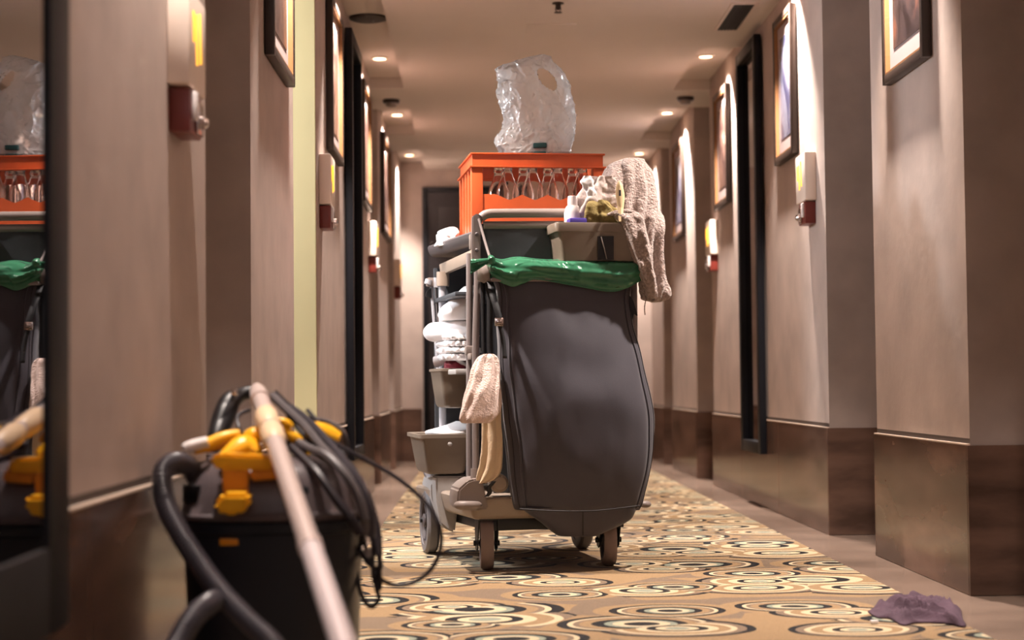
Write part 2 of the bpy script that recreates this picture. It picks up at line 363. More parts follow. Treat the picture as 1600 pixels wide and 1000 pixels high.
# recess back walls with closed doors; the second recess on the left stands open to a lit room
dn = 2
def recess(side, X, s, a, b, opened=False):
    global dn
    xb = X+s*.42
    if not opened:
        k = struct('wall_%s_recess' % side, MB().bb(xb, xb+s*.1, a-.1, b+.1, 0, TZ+.1), M['plaster'])
        d = struct('door_%d' % dn, MB().bb(xb-s*.035, xb, a+.04, b-.04, .005, 2.04, .002), M['door'], smooth=False)
        MB().bb(xb-s*.05, xb, a, a+.04, .0, 2.08).bb(xb-s*.05, xb, b-.04, b, .0, 2.08).bb(xb-s*.05, xb, a+.04, b-.04, 2.04, 2.08).build('door_frame', M['black_frame'], d, smooth=False)
        xm = xb-s*.075
        MB().tube([(xb-s*.03, a+.10, 1.0), (xm, a+.10, 1.0), (xm, a+.2, 1.0)], .009).build('door_handle', M['chrome'], d)
        dn += 1
for side, X, s, segs in (('left', XL, -1, SEG_L), ('right', XR, 1, SEG_R)):
    for i in range(len(segs)-1): recess(side, X, s, segs[i][1], segs[i+1][0], side == 'left' and i == 1)
rm = MB().bb(-2.5, -2.4, 4.2, 7.2, 0, 2.4).bb(-2.4, -1.02, 4.2, 4.3, 0, 2.4).bb(-2.4, -1.02, 7.1, 7.2, 0, 2.4).bb(-1.0216, -.98, 4.3, 5.41, 0, 2.4).bb(-1.0216, -.98, 6.18, 7.1, 0, 2.4).bb(-2.4, -.62, 5.3, 6.3, 2.24, 2.4).bb(-2.4, -.98, 4.3, 7.1, 2.24, 2.4)
struct('wall_left_room', rm, M['plaster'])
dd = struct('door_%d' % dn, MB().bb(-1.015, -.603, 6.168, 6.1785, .405, 2.03, .002), M['pale_door'], smooth=False)  # pale lining board of the open doorway
MB().bb(-1.015, -.604, 5.415, 6.168, 2.03, 2.235).build('door_header', M['plaster'], dd, smooth=False)
# ceiling: middle field and side strips with shallow lamp trays
TR_L = [(YN, 3.62), (4.44, 5.36), (6.2, 9.24), (9.98, 10.95), (11.72, YF)]
TR_R = [(YN, 3.7), (4.5, 5.5), (6.32, 7.12), (8.18, 9.36), (9.95, 11.3), (11.69, YF)]
cm = MB().bb(-.41, 1.11, YN, YF, CZ, TZ+.1).bb(-1.1, -.41, YN, YF, TZ, TZ+.1).bb(1.11, 1.8, YN, YF, TZ, TZ+.1)
for tr, x0, x1 in ((TR_L, -1.02, -.41), (TR_R, 1.11, 1.74)):
    y = YN
    for a, b in tr:
        if a > y: cm.bb(x0, x1, y, a, CZ, TZ)
        y = b
    if y < YF: cm.bb(x0, x1, y, YF, CZ, TZ)
struct('ceiling', cm, M['ceiling'], smooth=False)
# downlights
names = ['behind the viewer', 'nearest the viewer', 'beside the near mirror', 'over the first framed picture', 'over the second picture', 'over the third picture', 'over the fourth picture', 'last before the end wall']
for i, y in enumerate(LAMP_Y):
    if i < 3: continue
    for x, sd in ((-.51, 'left'), (1.205, 'right')):
        t = thing('ceiling_light', 'small round recessed downlight on the %s of the ceiling, %s' % (sd, names[i]), 'ceiling light', (x, y, TZ), 'recessed downlights along both walls')
        MB().lathe((x, y, TZ), (0, 0, -1), [(.034, 0), (.048, 0), (.046, .006), (.036, .008), (.034, .003)], 24, True).build('trim_ring', M['white_metal'], t)
        MB().lathe((x, y, TZ), (0, 0, -1), [(.034, 0), (.034, .003)], 24).build('lens', M['lamp_glow'], t)
# ceiling fittings
t = thing('air_vent', 'dark slatted air vent in the right edge of the ceiling', 'vent', (1.17, 7.48, CZ))
MB().bb(1.115, 1.13, 7.2, 7.76, CZ-.006, CZ).bb(1.222, 1.237, 7.2, 7.76, CZ-.006, CZ).bb(1.13, 1.222, 7.2, 7.215, CZ-.006, CZ).bb(1.13, 1.222, 7.745, 7.76, CZ-.006, CZ).build('frame', M['white_metal'], t, smooth=False)
MB().bb(1.13, 1.222, 7.215, 7.745, CZ-.002, CZ-.0005).build('backing', M['vent_dark'], t, smooth=False)
for i in range(6):
    x = 1.137+i*.0155; MB().box((x, 7.48, CZ-.004), (.009, .526, .002), 0, ((.8, 0, .6), (0, 1, 0), (-.6, 0, .8))).build('slat', M['vent_dark'], t, smooth=False)
t = thing('ceiling_speaker', 'round dark grille set in the left ceiling strip', 'ceiling speaker', (-.505, 7.72, TZ))
MB().lathe((-.505, 7.72, TZ), (0, 0, -1), [(.076, 0), (.09, 0), (.089, .008), (.076, .012)], 32, True).build('rim', M['bronze'], t)
MB().lathe((-.505, 7.72, TZ), (0, 0, -1), [(.076, 0), (.076, .01), (.03, .014), (.001, .014)], 32).build('grille', M['vent_dark'], t)
for x, y, l in ((-.50, 9.62, 'left'), (1.21, 9.6, 'right')):
    t = thing('smoke_detector', 'small round smoke detector on the %s of the ceiling over the door recess' % l, 'smoke detector', (x, y, CZ))
    MB().lathe((x, y, CZ), (0, 0, -1), [(.05, 0), (.05, .012), (.046, .02)], 24).build('base', M['bronze'], t)
    MB().lathe((x, y, CZ-.02), (0, 0, -1), [(.034, 0), (.03, .016), (.02, .02)], 24).build('cap', M['grey_plastic'], t)
t = thing('sprinkler', 'small dark sprinkler head hanging from the middle of the ceiling', 'sprinkler', (.356, 7.19, CZ))
MB().lathe((.356, 7.19, CZ), (0, 0, -1), [(.026, 0), (.026, .003), (.012, .006), (.012, .022), (.006, .03)], 16).build('body', M['bronze'], t)
MB().lathe((.356, 7.19, CZ-.04), (0, 0, -1), [(.018, 0), (.018, .002)], 12).tube([(.346, 7.19, CZ-.015), (.344, 7.19, CZ-.03), (.356, 7.19, CZ-.041)], .002, 6).tube([(.366, 7.19, CZ-.015), (.368, 7.19, CZ-.03), (.356, 7.19, CZ-.041)], .002, 6).build('deflector', M['bronze'], t)
tag(MB().bb(.23, .46, 7.6, 7.8, CZ-.004, CZ-.0002, .001).build('access_panel', M['ceiling'], loc=(.345, 7.7, CZ)), 'flush square access hatch in the middle of the ceiling', 'hatch')
# pictures
def picture(side, y0, y1, label, artm, z0=1.52, z1=2.145, inner=M['gold']):
    X, s = (XL, 1) if side == 'left' else (XR, -1)   # s points into the corridor
    yc = (y0+y1)/2; t = thing('framed_picture', label, 'picture', (X, yc, z0), 'framed pictures along the corridor')
    D = .030; fwd = .028
    def b(a0, a1, c0, c1, d0, d1, bev=0): return MB().bb(X+s*d0, X+s*d1, a0, a1, c0, c1, bev)
    b(y0, y0+fwd, z0, z1, .002, D, .003).build('frame_bar', M['bronze'], t); b(y1-fwd, y1, z0, z1, .002, D, .003).build('frame_bar', M['bronze'], t)
    b(y0+fwd, y1-fwd, z0, z0+fwd, .002, D, .003).build('frame_bar', M['bronze'], t); b(y0+fwd, y1-fwd, z1-fwd, z1, .002, D, .003).build('frame_bar', M['bronze'], t)
    g = .007
    m = b(y0+fwd, y0+fwd+g, z0+fwd, z1-fwd, .006, D-.003); m2 = b(y1-fwd-g, y1-fwd, z0+fwd, z1-fwd, .006, D-.003); m3 = b(y0+fwd+g, y1-fwd-g, z0+fwd, z0+fwd+g, .006, D-.003); m4 = b(y0+fwd+g, y1-fwd-g, z1-fwd-g, z1-fwd, .006, D-.003)
    for q in (m2, m3, m4): m.add(q.v, q.f)
    m.build('gilt_slip', inner, t, smooth=False)
    b(y0+fwd, y1-fwd, z0+fwd, z1-fwd, .004, .012).build('mat_board', M['matboard'], t, smooth=False)
    b(y0+.085, y1-.085, z0+.10, z1-.09, .012, .0135).build('print', artm, t, smooth=False)
    return t
picture('right', 4.77, 5.25, 'nearest framed picture on the right wall, dark print with pale mat', M['art_dark'])
picture('right', 6.79, 7.20, 'framed blue-grey print above the lit yellow sign on the right wall', M['art_blue'])
picture('right', 8.60, 9.07, 'framed picture on the right wall just past the tall black mirror', M['art_brown'])
picture('right', 10.52, 11.05, 'farthest visible framed picture on the right wall, pale blue print', M['art_blue'])
picture('left', 4.68, 5.21, 'nearest framed picture on the left wall, gilt-edged frame cut by the top of the view', M['art_dark'])
picture('left', 6.58, 7.10, 'framed picture on the left wall between the pale doorway and the tall mirror', M['art_brown'])
picture('left', 8.42, 8.98, 'framed picture on the left wall just past the tall black mirror', M['art_brown'])
picture('left', 10.18, 10.95, 'farthest framed picture on the left wall', M['art_brown'])
# mirrors
def mirror(side, y0, y1, label, z0=.25, z1=2.19, fr=.055, D=.032, rot=0):
    X, s = (XL, 1) if side == 'left' else (XR, -1)
    t = thing('wall_mirror', label, 'mirror', (X, y1, z0)); e = .0105; t.rotation_euler.z = rot
    for a0, a1, c0, c1 in ((y0, y0+fr, z0, z1), (y1-fr, y1, z0, z1), (y0+fr, y1-fr, z0, z0+fr), (y0+fr, y1-fr, z1-fr, z1)):
        MB().bb(X+s*e, X+s*(e+D), a0, a1, c0, c1, .004).build('frame_bar', M['black_frame'], t)
    MB().bb(X+s*e, X+s*(e+.004), y0+fr, y1-fr, z0+fr, z1-fr).build('glass', M['mirror'], t, smooth=False)
mirror('left', 1.35, 2.372, 'large dark mirror in a black frame, nearest on the left wall, reflecting the cart', fr=.118, D=.010, rot=.022)
mirror('left', 7.42, 8.06, 'tall narrow black-framed mirror on the left wall beyond the vacuum cleaner')
mirror('right', 7.61, 8.17, 'tall narrow black-framed mirror on the right wall')
# room number signs with a red service box below
def sign(side, y0, label1, label2, z0=1.285):
    X, s = (XL, 1) if side == 'left' else (XR, -1)
    t = thing('room_sign', label1, 'sign', (X, y0+.1, z0), 'lit signs beside the doors')
    MB().bb(X, X+s*.045, y0, y0+.19, z0, z0+.19, .006).build('housing', M['sign_cream'], t)
    def fy(v): return y0+.095+s*v
    for k, (a, z_a, z_b) in enumerate(((-.055, .09, .15), (-.02, .05, .15), (.022, .06, .16))):
        MB().box((X+s*.0462, fy(a), z0+(z_a+z_b)/2), (.003, .012, z_b-z_a), .001, ((1, 0, 0), (0, 1, .12*s), (0, -.12*s, 1))).build('numeral_stroke', M['glow'], t)
    b = thing('service_box', label2, 'wall box', (X, y0+.1, z0-.075), 'dark red boxes under the lit signs')
    yb = y0+.02
    MB().bb(X, X+s*.042, yb, yb+.13, z0-.09, z0+.0-.004, .004).build('housing', M['sign_red'], b)
    MB().bb(X+s*.042, X+s*.052, yb+.015, yb+.04, z0-.065, z0-.008, .004).build('pull_lever', M['white_plastic'], b)
    MB().bb(X+s*.042, X+s*.048, yb+.06, yb+.12, z0-.085, z0-.02, .003).build('cover', M['chrome'], b)
    MB().lathe((X+s*.046, yb+.085, z0-.06), (s, 0, 0), [(.014, 0), (.014, .012), (.008, .018)], 16).build('knob', M['chrome'], b)
sign('left', 3.215, 'cream sign box with glowing yellow strokes, nearest on the left wall', 'dark red wall box with chrome lever below the nearest left sign', 1.17)
sign('left', 6.27, 'lit cream sign box on the left wall just past the pale doorway', 'dark red box under the left sign past the pale doorway', 1.27)
sign('left', 9.04, 'lit sign box on the left wall past the tall mirror', 'red box under the left sign past the tall mirror', 1.29)
sign('left', 11.78, 'farthest lit sign box on the left, near the end wall', 'red box under the farthest left sign', 1.29)
sign('right', 6.45, 'lit cream sign box with yellow strokes under the blue-grey picture, right wall', 'dark red box under the nearest right-hand sign', 1.29)
sign('right', 9.13, 'lit sign box at the far edge of the right wall past the tall mirror', 'red box under the far right-hand sign', 1.29)
# ---------------------------------------------------------------- housekeeping cart
FZ = .006   # carpet surface
cart = thing('housekeeping_cart', 'grey hotel housekeeping cart with a big charcoal laundry bag on its front end', 'cart', (CO.x, CO.y, FZ))
AX = (CU, CV, ZV)
def cbox(u0, u1, v0, v1, z0, z1, bev=.004, mb=None): return (mb or MB()).box(W((u0+u1)/2, (v0+v1)/2, (z0+z1)/2), (abs(u1-u0), abs(v1-v0), abs(z1-z0)), bev, AX)
# deck
dk = MB().hexa([W(-.245, -.06, .165), W(.265, -.06, .165), W(.265, .66, .165), W(-.31, .66, .165), W(-.262, -.075, .235), W(.285, -.075, .235), W(.285, .68, .235), W(-.33, .68, .235)], .018, 3)
base = dk.build('base', M['beige_plastic'], cart)
MB().hexa([W(-.20, -.03, .128), W(.24, -.03, .128), W(.24, .62, .128), W(-.27, .62, .128), W(-.20, -.03, .17), W(.24, -.03, .17), W(.24, .62, .17), W(-.27, .62, .17)], .004).build('underframe', M['black'], cart)
# front left shoulder with its post socket, bumper rolls
MB().prism([PC(x, y, -.085) for x, y in ((714, 784), (716, 765), (730, 752), (741, 748), (752, 748), (757, 762), (764, 796), (716, 797))], CV*.16, .006).build('corner_shoulder', M['grey_plastic'], cart)
MB().tube([PC(743.5, 732, -.03), PC(743, 758, -.03)], .016, 16).build('post_socket', M['grey_plastic'], cart)
MB().tube([PC(712, 789, -.07), PC(717, 789.5, -.10), PC(731, 790, -.11), PC(746, 790.5, -.105), PC(749, 790.5, -.09)], [.007, .013, .0145, .014, .009], 16, 3).build('bumper', M['grey_plastic'], cart)
MB().tube([PC(996, 788, -.07), PC(1004, 788, -.09), PC(1011, 788, -.08), PC(1015, 788, -.05)], [.007, .010, .011, .006], 12, 3).build('bumper', M['grey_plastic'], cart)
# rear side skirt (pale) that covers the big rear wheel
sk = MB().prism([PC(x, y, .30) for x, y in ((681, 744), (740, 744), (740, 756), (721, 767), (716, 792), (711, 832), (700, 829), (688, 819), (682, 780))], CV*.10, .006)
sk.build('side_skirt', M['pale_plastic'], cart)
MB().prism([PC(x, y, .42) for x, y in ((679, 746), (690, 745), (690, 815), (681, 800), (674, 775), (674, 756))], CV*.22, .006).build('wheel_arch', M['pale_plastic'], cart)
# wheels
def wheel(c, r, wd, ax, tm, hub, spokes=0, name='wheel'):
    ax = Vector(ax).normalized(); c = Vector(c)
    t = MB().lathe(c-ax*wd/2, ax, [(r*.74, 0), (r*.93, 0), (r, wd*.22), (r*1.0, wd*.78), (r*.93, wd), (r*.74, wd)], 40, True).build(name, tm, cart)
    a = ax.orthogonal().normalized(); b = ax.cross(a)
    h = MB().lathe(c-ax*wd*.42, ax, [(r*.64, 0), (r*.745, 0), (r*.745, wd*.84), (r*.64, wd*.84)], 40, True)
    h.lathe(c-ax*wd*.6, ax, [(r*.10, 0), (r*.2, wd*.1), (r*.22, wd*1.1), (r*.1, wd*1.2)], 20)
    for k in range(spokes or 5):
        q = 2*PI*k/(spokes or 5); d = a*math.cos(q)+b*math.sin(q); n_ = ax.cross(d)
        h.box(c+d*r*.42, (r*.56, wd*.5, r*.11), .002, (d, ax, n_))
    h.build('hub', hub, t)
    return t
axf = Vector((math.cos(.035), math.sin(.035), 0))
wheel(W(-.1945, 0, .082+FZ), .082, .040, axf, M['rubber'], M['dark_grey'])
wheel(W(.196, 0, .082+FZ), .082, .040, axf, M['rubber'], M['dark_grey'])
wheel(W(-.292, .56, .113+FZ), .113, .042, CU, M['rubber_grey'], M['dark_grey'], 6)
wheel(W(.243, .56, .113+FZ), .113, .042, CU, M['rubber_grey'], M['dark_grey'], 6)
MB().tube([W(-.325, .56, .119), W(.275, .56, .119)], .008, 10).build('axle', M['black'], cart)
for u in (-.1945, .196):
    f = MB()
    for s in (-1, 1):
        o = W(u, 0, 0)+axf*s*.028
        f.prism([o+CV*a+ZV*b for a, b in ((-.045, .165), (.03, .165), (.022, .07), (.004, .062), (-.014, .072))], axf*.004*s, .001)
    f.box(W(u, -.008, .166), (.062, .085, .008), .002, AX); f.lathe(W(u, 0, .168), ZV, [(.03, 0), (.03, .02)], 16)
    f.tube([W(u, 0, .088)-axf*.036, W(u, 0, .088)+axf*.036], .005, 10); f.lathe(W(u, 0, .088)-axf*.041, axf, [(.009, 0), (.009, .008)], 6); f.lathe(W(u, 0, .088)+axf*.033, axf, [(.009, 0), (.009, .008)], 6)
    f.build('caster_fork', M['black'], cart)
# uprights
MB().tube([PC(743.5, 745, -.03), PC(743, 560, -.02), PC(746, 440, -.02), PC(745, 372, -.02), PC(746, 352, -.02), PC(751, 340, -.02), PC(762, 334.5, -.02), PC(790, 333.5, -.02), PC(900, 333, -.02), PC(968, 333, -.02), PC(980, 337, -.02), PC(986, 350, -.02), PC(990, 440, -.02), PC(991, 600, -.02), PC(992, 770, -.03)], .0112, 16, 5).build('front_frame', M['tube'], cart)
MB().tube([PC(752, 340, -.03), PC(762, 334.3, -.03), PC(790, 333.2, -.03), PC(900, 332.8, -.03), PC(966, 333, -.03)], .0145, 16, 3).build('handle_grip', M['grey_plastic'], cart)
MB().tube([PC(755, 352, -.022), PC(975, 351, -.022)], .0125, 14).build('crossbar', M['grey_plastic'], cart)
pl = MB().prism([PC(x, y, -.032) for x, y in ((738, 338), (746, 333), (751, 338), (751, 402), (747, 410), (741, 410), (738, 402))], CV*.022, .003).build('post_bracket', M['tube'], cart)
for y in (366, 391): MB().lathe(PC(745, y, -.033), -CV, [(.006, -.002), (.006, .001), (.004, .003)], 12).build('bolt', M['dark_grey'], pl)
MB().tube([PC(733.5, 745, .09), PC(733.5, 396, .09)], .0105, 14).build('inner_post', M['tube'], cart)
MB().tube([PC(692, 750, .50), PC(691, 425, .50)], .0125, 14).build('rear_post', M['pale_tube'], cart)
MB().tube([W(.255, .09, .23), W(.255, .09, 1.02)], .011, 14).build('inner_post', M['tube'], cart)
MB().tube([W(.262, .60, .23), W(.262, .60, 1.02)], .0125, 14).build('rear_post', M['pale_tube'], cart)
MB().box(PC(735, 548, .085), (.034, .034, .03), .005, AX).box(PC(739, 557, .04), (.026, .06, .02), .004, AX).build('post_clamp', M['grey_plastic'], cart)
MB().tube([PC(692, 585, .50), PC(692, 597, .50)], .0185, 14).build('post_collar', M['beige_plastic'], cart)
MB().tube([PC(692, 425, .50), PC(692, 447, .50)], .022, 14).build('post_collar', M['beige_plastic'], cart)
# side rail, top tray
def slab(pl_, h, z, bev, name, m): return None
MB().hexa([PC(741, 407, .03), PC(741, 407, .03)+CU*.018, PC(688, 430, .56)+CU*.018, PC(688, 430, .56), PC(741, 388, .03), PC(741, 388, .03)+CU*.018, PC(686, 413, .56)+CU*.018, PC(686, 413, .56)], .003).build('side_rail', M['beige_plastic'], cart)
cbox(.255, .272, .03, .62, .985, 1.025).build('side_rail', M['beige_plastic'], cart)
tz0 = 1.028
tr = MB().hexa([W(-.205, .005, tz0), W(.262, .005, tz0), W(.262, .64, tz0), W(-.272, .64, tz0), W(-.222, -.002, 1.070), W(.275, -.002, 1.070), W(.275, .65, 1.070), W(-.288, .65, 1.070)], .018, 3)
tr.build('top_tray', M['dark_grey'], cart)
MB().box(PC(739, 378, .0), (.022, .03, .05), .006, AX).build('tray_catch', M['grey_plastic'], cart)
cbox(-.268, .26, .12, .62, .615, .632).build('middle_shelf', M['pale_plastic'], cart)
cbox(-.268, .26, .12, .62, .865, .880).build('upper_shelf', M['panel_fabric'], cart)
cbox(-.262, .258, .615, .63, .23, .99).build('rear_panel', M['panel_fabric'], cart)
cbox(-.15, .255, .11, .118, .235, 1.02, .002).build('front_panel', M['panel_fabric'], cart)
# fabric panel between handle and bag
MB().grid([[PC(752+(986-752)*i/20, y, -.022+.012*math.sin(i*.9+y)*.4) for i in range(21)] for y in (350, 365, 380, 395, 410, 430)]).build('back_panel', M['panel_fabric'], cart, solid=.004)
# hoop of the bag
hoop = [W(-.205, -.01, .902), W(-.205, -.09, .902), W(-.19, -.125, .902), W(-.15, -.14, .902), W(.21, -.14, .902), W(.245, -.125, .902), W(.26, -.09, .902), W(.26, -.01, .902)]
MB().tube(hoop, .007, 10, 4).build('bag_hoop', M['tube'], cart)
# laundry bag
lev = [(436, 768, 990, -0.075, 0.06), (448, 774, 987, -0.075, 0.066), (470, 777, 984, -0.075, 0.07), (500, 775, 987, -0.075, 0.082), (540, 776, 997, -0.075, 0.1), (580, 779, 1006, -0.075, 0.116), (620, 782, 1014, -0.075, 0.128), (655, 785, 1020, -0.075, 0.132), (690, 790, 1019, -0.075, 0.13), (725, 795, 1015, -0.075, 0.122), (760, 799, 1009, -0.075, 0.11), (785, 802, 1004, -0.075, 0.098), (796, 806, 999, -0.075, 0.088)]
def bag_rings(lv, k=5, n=72):
    rs = loft(lv, k, n, 2.35)
    cs = [sum(r, Vector())/n for r in rs]; m = len(rs)
    for i, r in enumerate(rs):
        tt = i/(m-1)
        for j in range(n):
            p = r[j]; d = (p-cs[i]).normalized()
            q = .006*nz(p, 7, 2)+.004*nz(Vector((p.x*2.5, p.y, p.z)), 9, 4)
            # pinched seams on the two front edges
            t = 2*PI*j/n
            for a in (PI*1.16, PI*1.84): q -= .007*math.exp(-((t-a)/.06)**2)*min(1, tt*4)
            r[j] = p+d*q
    return rs
br = bag_rings(lev)
bag = MB().rings(br).build('laundry_bag', M['bag'], cart, angle=70)
n = 72
for j, off in ((int(round(n*1.16/2)), 0), (int(round(n*1.84/2)), 0), (int(round(n*1.16/2))-2, 1), (int(round(n*1.84/2))+2, 1)):
    cs = [sum(r, Vector())/n for r in br]
    MB().tube([r[j]+(r[j]-c).normalized()*(.0035 if not off else .001) for r, c in list(zip(br, cs))[3:-2]], .0035 if not off else .0012, 8).build('seam', M['seam'] if off else M['bag'], bag)
# sagging bottom flap
lb = [(792, 812, 992, -.095, .070), (800, 822, 990, -.095, .066), (810, 836, 984, -.095, .060), (820, 850, 968, -.095, .052), (830, 862, 946, -.095, .044), (837, 872, 930, -.095, .034)]
MB().rings(loft(lb, 3, 48, 3.2, .003, 12, 8)).build('bottom_sag', M['bag'], bag, angle=60)
MB().tube([PC(812, 795, -.195), PC(860, 798, -.2), PC(930, 798, -.2), PC(1000, 790, -.19)], .002, 6, 4).build('seam', M['seam'], bag)
MB().tube([PC(911, 799, -.192), PC(911, 815, -.178), PC(911, 836, -.145)], .0018, 6, 4).build('seam', M['seam'], bag)
# straps on the left
def strap(pts, w_, name='strap', m=None, par=None, th=.002):
    pts = [Vector(p[:3]) for p in cat([tuple(q) for q in pts], 5)]
    a = [p-CU*w_/2 for p in pts]; b = [p+CU*w_/2 for p in pts]
    return MB().grid([a, b]).build(name, m or M['strap'], par or cart, solid=th)
strap([PC(766, 440, -.12), PC(770, 462, -.15), PC(776, 482, -.165), PC(780, 497, -.17)], .020, par=bag)
MB().box(PC(780, 503, -.172), (.028, .008, .026), .003, AX).box(PC(780, 503, -.177), (.016, .004, .012), .002, AX).build('buckle', M['chrome'], bag)
strap([PC(781, 508, -.17), PC(786, 530, -.172), PC(789, 560, -.178)], .014, par=bag)
strap([PC(761, 430, -.09), PC(765, 470, -.10), PC(765, 520, -.11), PC(766, 556, -.115)], .018)
strap([PC(754, 440, -.06), PC(755, 500, -.07), PC(756, 560, -.08), PC(758, 600, -.08)], .014)
MB().grid([[PC(x, y, v) for x, y, v in ((748, 405, -.06), (757, 404, -.10), (766, 408, -.13))], [PC(x, y, v) for x, y, v in ((747, 438, -.06), (756, 442, -.10), (764, 436, -.13))]]).build('corner_flap', M['grey_plastic'], cart, solid=.006)
MB().prism([PC(x, y, -.10) for x, y in ((978, 452), (990, 470), (997, 494), (991, 489), (988, 500), (984, 478))], CV*.012, .002).build('corner_tatter', M['strap'], bag)
MB().tube([PC(748, 342, -.045), PC(753, 360, -.06), PC(760, 385, -.09), PC(766, 404, -.12)], .0042, 8, 4).build('hoop_stay', M['tube'], cart)
strap([PC(772, 752, -.16), PC(768, 757, -.16), PC(764, 762, -.155), PC(765, 770, -.15), PC(760, 776, -.15)], .014, par=cart)
MB().lathe(PC(779, 755, -.05), -CV, [(.001, .028), (.020, .026), (.028, .018), (.030, 0), (.028, -.04)], 20).build('corner_cap', M['beige_plastic'], cart)

# green bin liner folded over the hoop
def liner():
    cols = []
    top = [(757, 408), (768, 403), (785, 405), (800, 402), (815, 401.5), (845, 405), (880, 405), (930, 405.5), (975, 407), (1000, 410), (1008, 418)]
    bot = [(764, 432), (776, 438), (790, 444), (803, 448), (818, 443), (838, 437), (880, 444), (925, 452), (958, 456), (985, 448), (1008, 434)]
    T = cat(top, 9); B = cat(bot, 9); m = len(T); rows = []
    K = 22
    for i in range(m):
        s = i/(m-1); col = []
        for j in range(K):
            t = j/(K-1)
            x = T[i][0]*(1-t)+B[i][0]*t; y = T[i][1]*(1-t)+B[i][1]*t
            edge = min(1, s*9, (1-s)*9)
            v = -.150-.020*math.sin(PI*min(1, t*1.1))*edge + (.05*(1-edge)**2)
            if t < .12: v += .05*(1-t/.12)**2
            p = PC(x, y, v)
            left = max(0, 1-s*3.4)
            wr = .006*math.sin(20*t-9*s+3*nz(p, 6, 1))*(.35+1.4*left)+.009*nz(Vector((p.x*.6, p.y, p.z*3)), 16, 3)+.012*left*nz(p, 26, 9)
            fold = .010*max(0, 1-abs((t-.45-.9*(s-.12))/.10))*(1 if s < .35 else 0)
            p -= CV*(wr+fold); col.append(p)
        cols.append(col)
    # hidden inner side going back over the hoop
    return cols
lin_ = MB().grid(liner())
back = [[W(-.19+.44*i/24, v, z+.004*math.sin(i)) for i in range(25)] for v, z in ((-.13, .925), (-.10, .935), (-.05, .93), (-.04, .90))]
lin_.grid(back)
gl = tag(lin_.build('bin_liner', M['liner'], None, solid=.0012, loc=W(.03, -.15, .90), angle=80), 'shiny green plastic liner folded over the rim of the charcoal laundry bag', 'bin liner')
# gathered tail at the left corner
kt = MB()
tail = []
for i in range(9):
    s = i/8
    rowp = []
    for j in range(13):
        t = j/12-.5; wd = 5+19*(1-s)**1.0
        x = 735+32*s; y = 417-11*s+t*wd*1.0+2*math.sin(j*2.1)*(1-s)
        rowp.append(PC(x, y, -.14-.006*math.sin(j*2.6)*(1.2-s)))
    tail.append(rowp)
kt.grid(tail).tube([PC(765, 400, -.155), PC(768, 405, -.165), PC(771, 412, -.165)], [.004, .012, .005], 10, 3)
kt.build('knotted_tail', M['liner'], gl, solid=.001)

# hanging bins on the left side
def tub(u0, u1, v0, v1, z0, z1, taper, th, rim, loc, name, label, cat_, m, lip=.012, group=None):
    t = thing(name, label, cat_, loc, group)
    def ring(du, z, bev=.018):
        a0, a1, b0, b1 = u0+du, u1-du, v0+du, v1-du; pts = []
        for cx_, cy_, q0 in ((a1-bev, b1-bev, 0), (a0+bev, b1-bev, PI/2), (a0+bev, b0+bev, PI), (a1-bev, b0+bev, 1.5*PI)):
            for k in range(6): q = q0+k*PI/10; pts.append(W(cx_+bev*math.cos(q), cy_+bev*math.sin(q), z))
        return pts
    rs = [ring(taper+.02, z0), ring(taper+.006, z0+.003), ring(taper, z0+.012), ring(taper*.45, (z0+z1)/2), ring(.0, z1-lip-.004), ring(-rim*.4, z1-lip), ring(-rim, z1-lip), ring(-rim, z1), ring(-rim*.3, z1+.001), ring(th, z1-.002), ring(th+taper*.45, (z0+z1)/2), ring(th+taper, z0+.012), ring(th+taper+.01, z0+.008)]
    MB().rings(rs).build('tub', m, t, angle=40)
    return t
b1 = tub(-.356, -.19, .28, .58, .287, .42, .018, .004, .010, W(-.27, .42, .287), 'storage_bin', 'larger taupe plastic bin hanging low on the cart side, holding white cloths', 'bin', M['bin'], group='bins on the cart side')
MB().lathe(PC(703, 694, .265), -CV, [(.007, -.004), (.007, .004), (.004, .006)], 12).build('rivet', M['pale_plastic'], b1)
b2 = tub(-.292, -.19, .28, .52, .505, .635, .014, .004, .005, W(-.24, .40, .505), 'storage_bin', 'smaller taupe plastic bin higher on the cart side, holding dark red cloths', 'bin', M['bin'], lip=.008, group='bins on the cart side')
# contents of the side shelves
def blob(name, label, cat_, lv, m, loc=None, **k):
    kind = {q: k.pop(q) for q in ('group',) if q in k}
    rs = loft(lv, **k); c = sum((sum(r, Vector())/len(r) for r in rs), Vector())/len(rs)
    zmin = min(p.z for r in rs for p in r)
    o = MB().rings(rs).build(name, m, None, loc=(c.x, c.y, zmin) if loc is None else loc, angle=80); return tag(o, label, cat_, kind.get('group'))
blob('white_cloth', 'white cloth lying crumpled over the rim of the larger side bin', 'cloth', [(658, 712, 728, .42, .02), (662, 700, 739, .42, .05), (668, 684, 741, .42, .09), (673, 668, 742, .42, .11), (679, 668, 742, .42, .11), (690, 680, 740, .42, .09)], M['white_cloth'], amp=.010, sc=14, seed=3, n=48)
blob('red_cloth', 'crumpled dark red cloth stuffed in the smaller side bin', 'cloth', [(560, 704, 718, .36, .012), (563, 699, 724, .36, .04), (568, 696, 730, .37, .07), (576, 697, 735, .38, .08), (584, 700, 734, .38, .07)], M['red_cloth'], amp=.016, sc=30, seed=5, n=48)
o = MB().tube([PC(714, 562, .29), PC(722, 567, .30), PC(737, 574, .31)], [.006, .0065, .006], 10, 3).build('plastic_rod', M['white_plastic'], None, loc=PC(722, 570, .3)); tag(o, 'slim white plastic rod lying across the smaller side bin', 'rod')
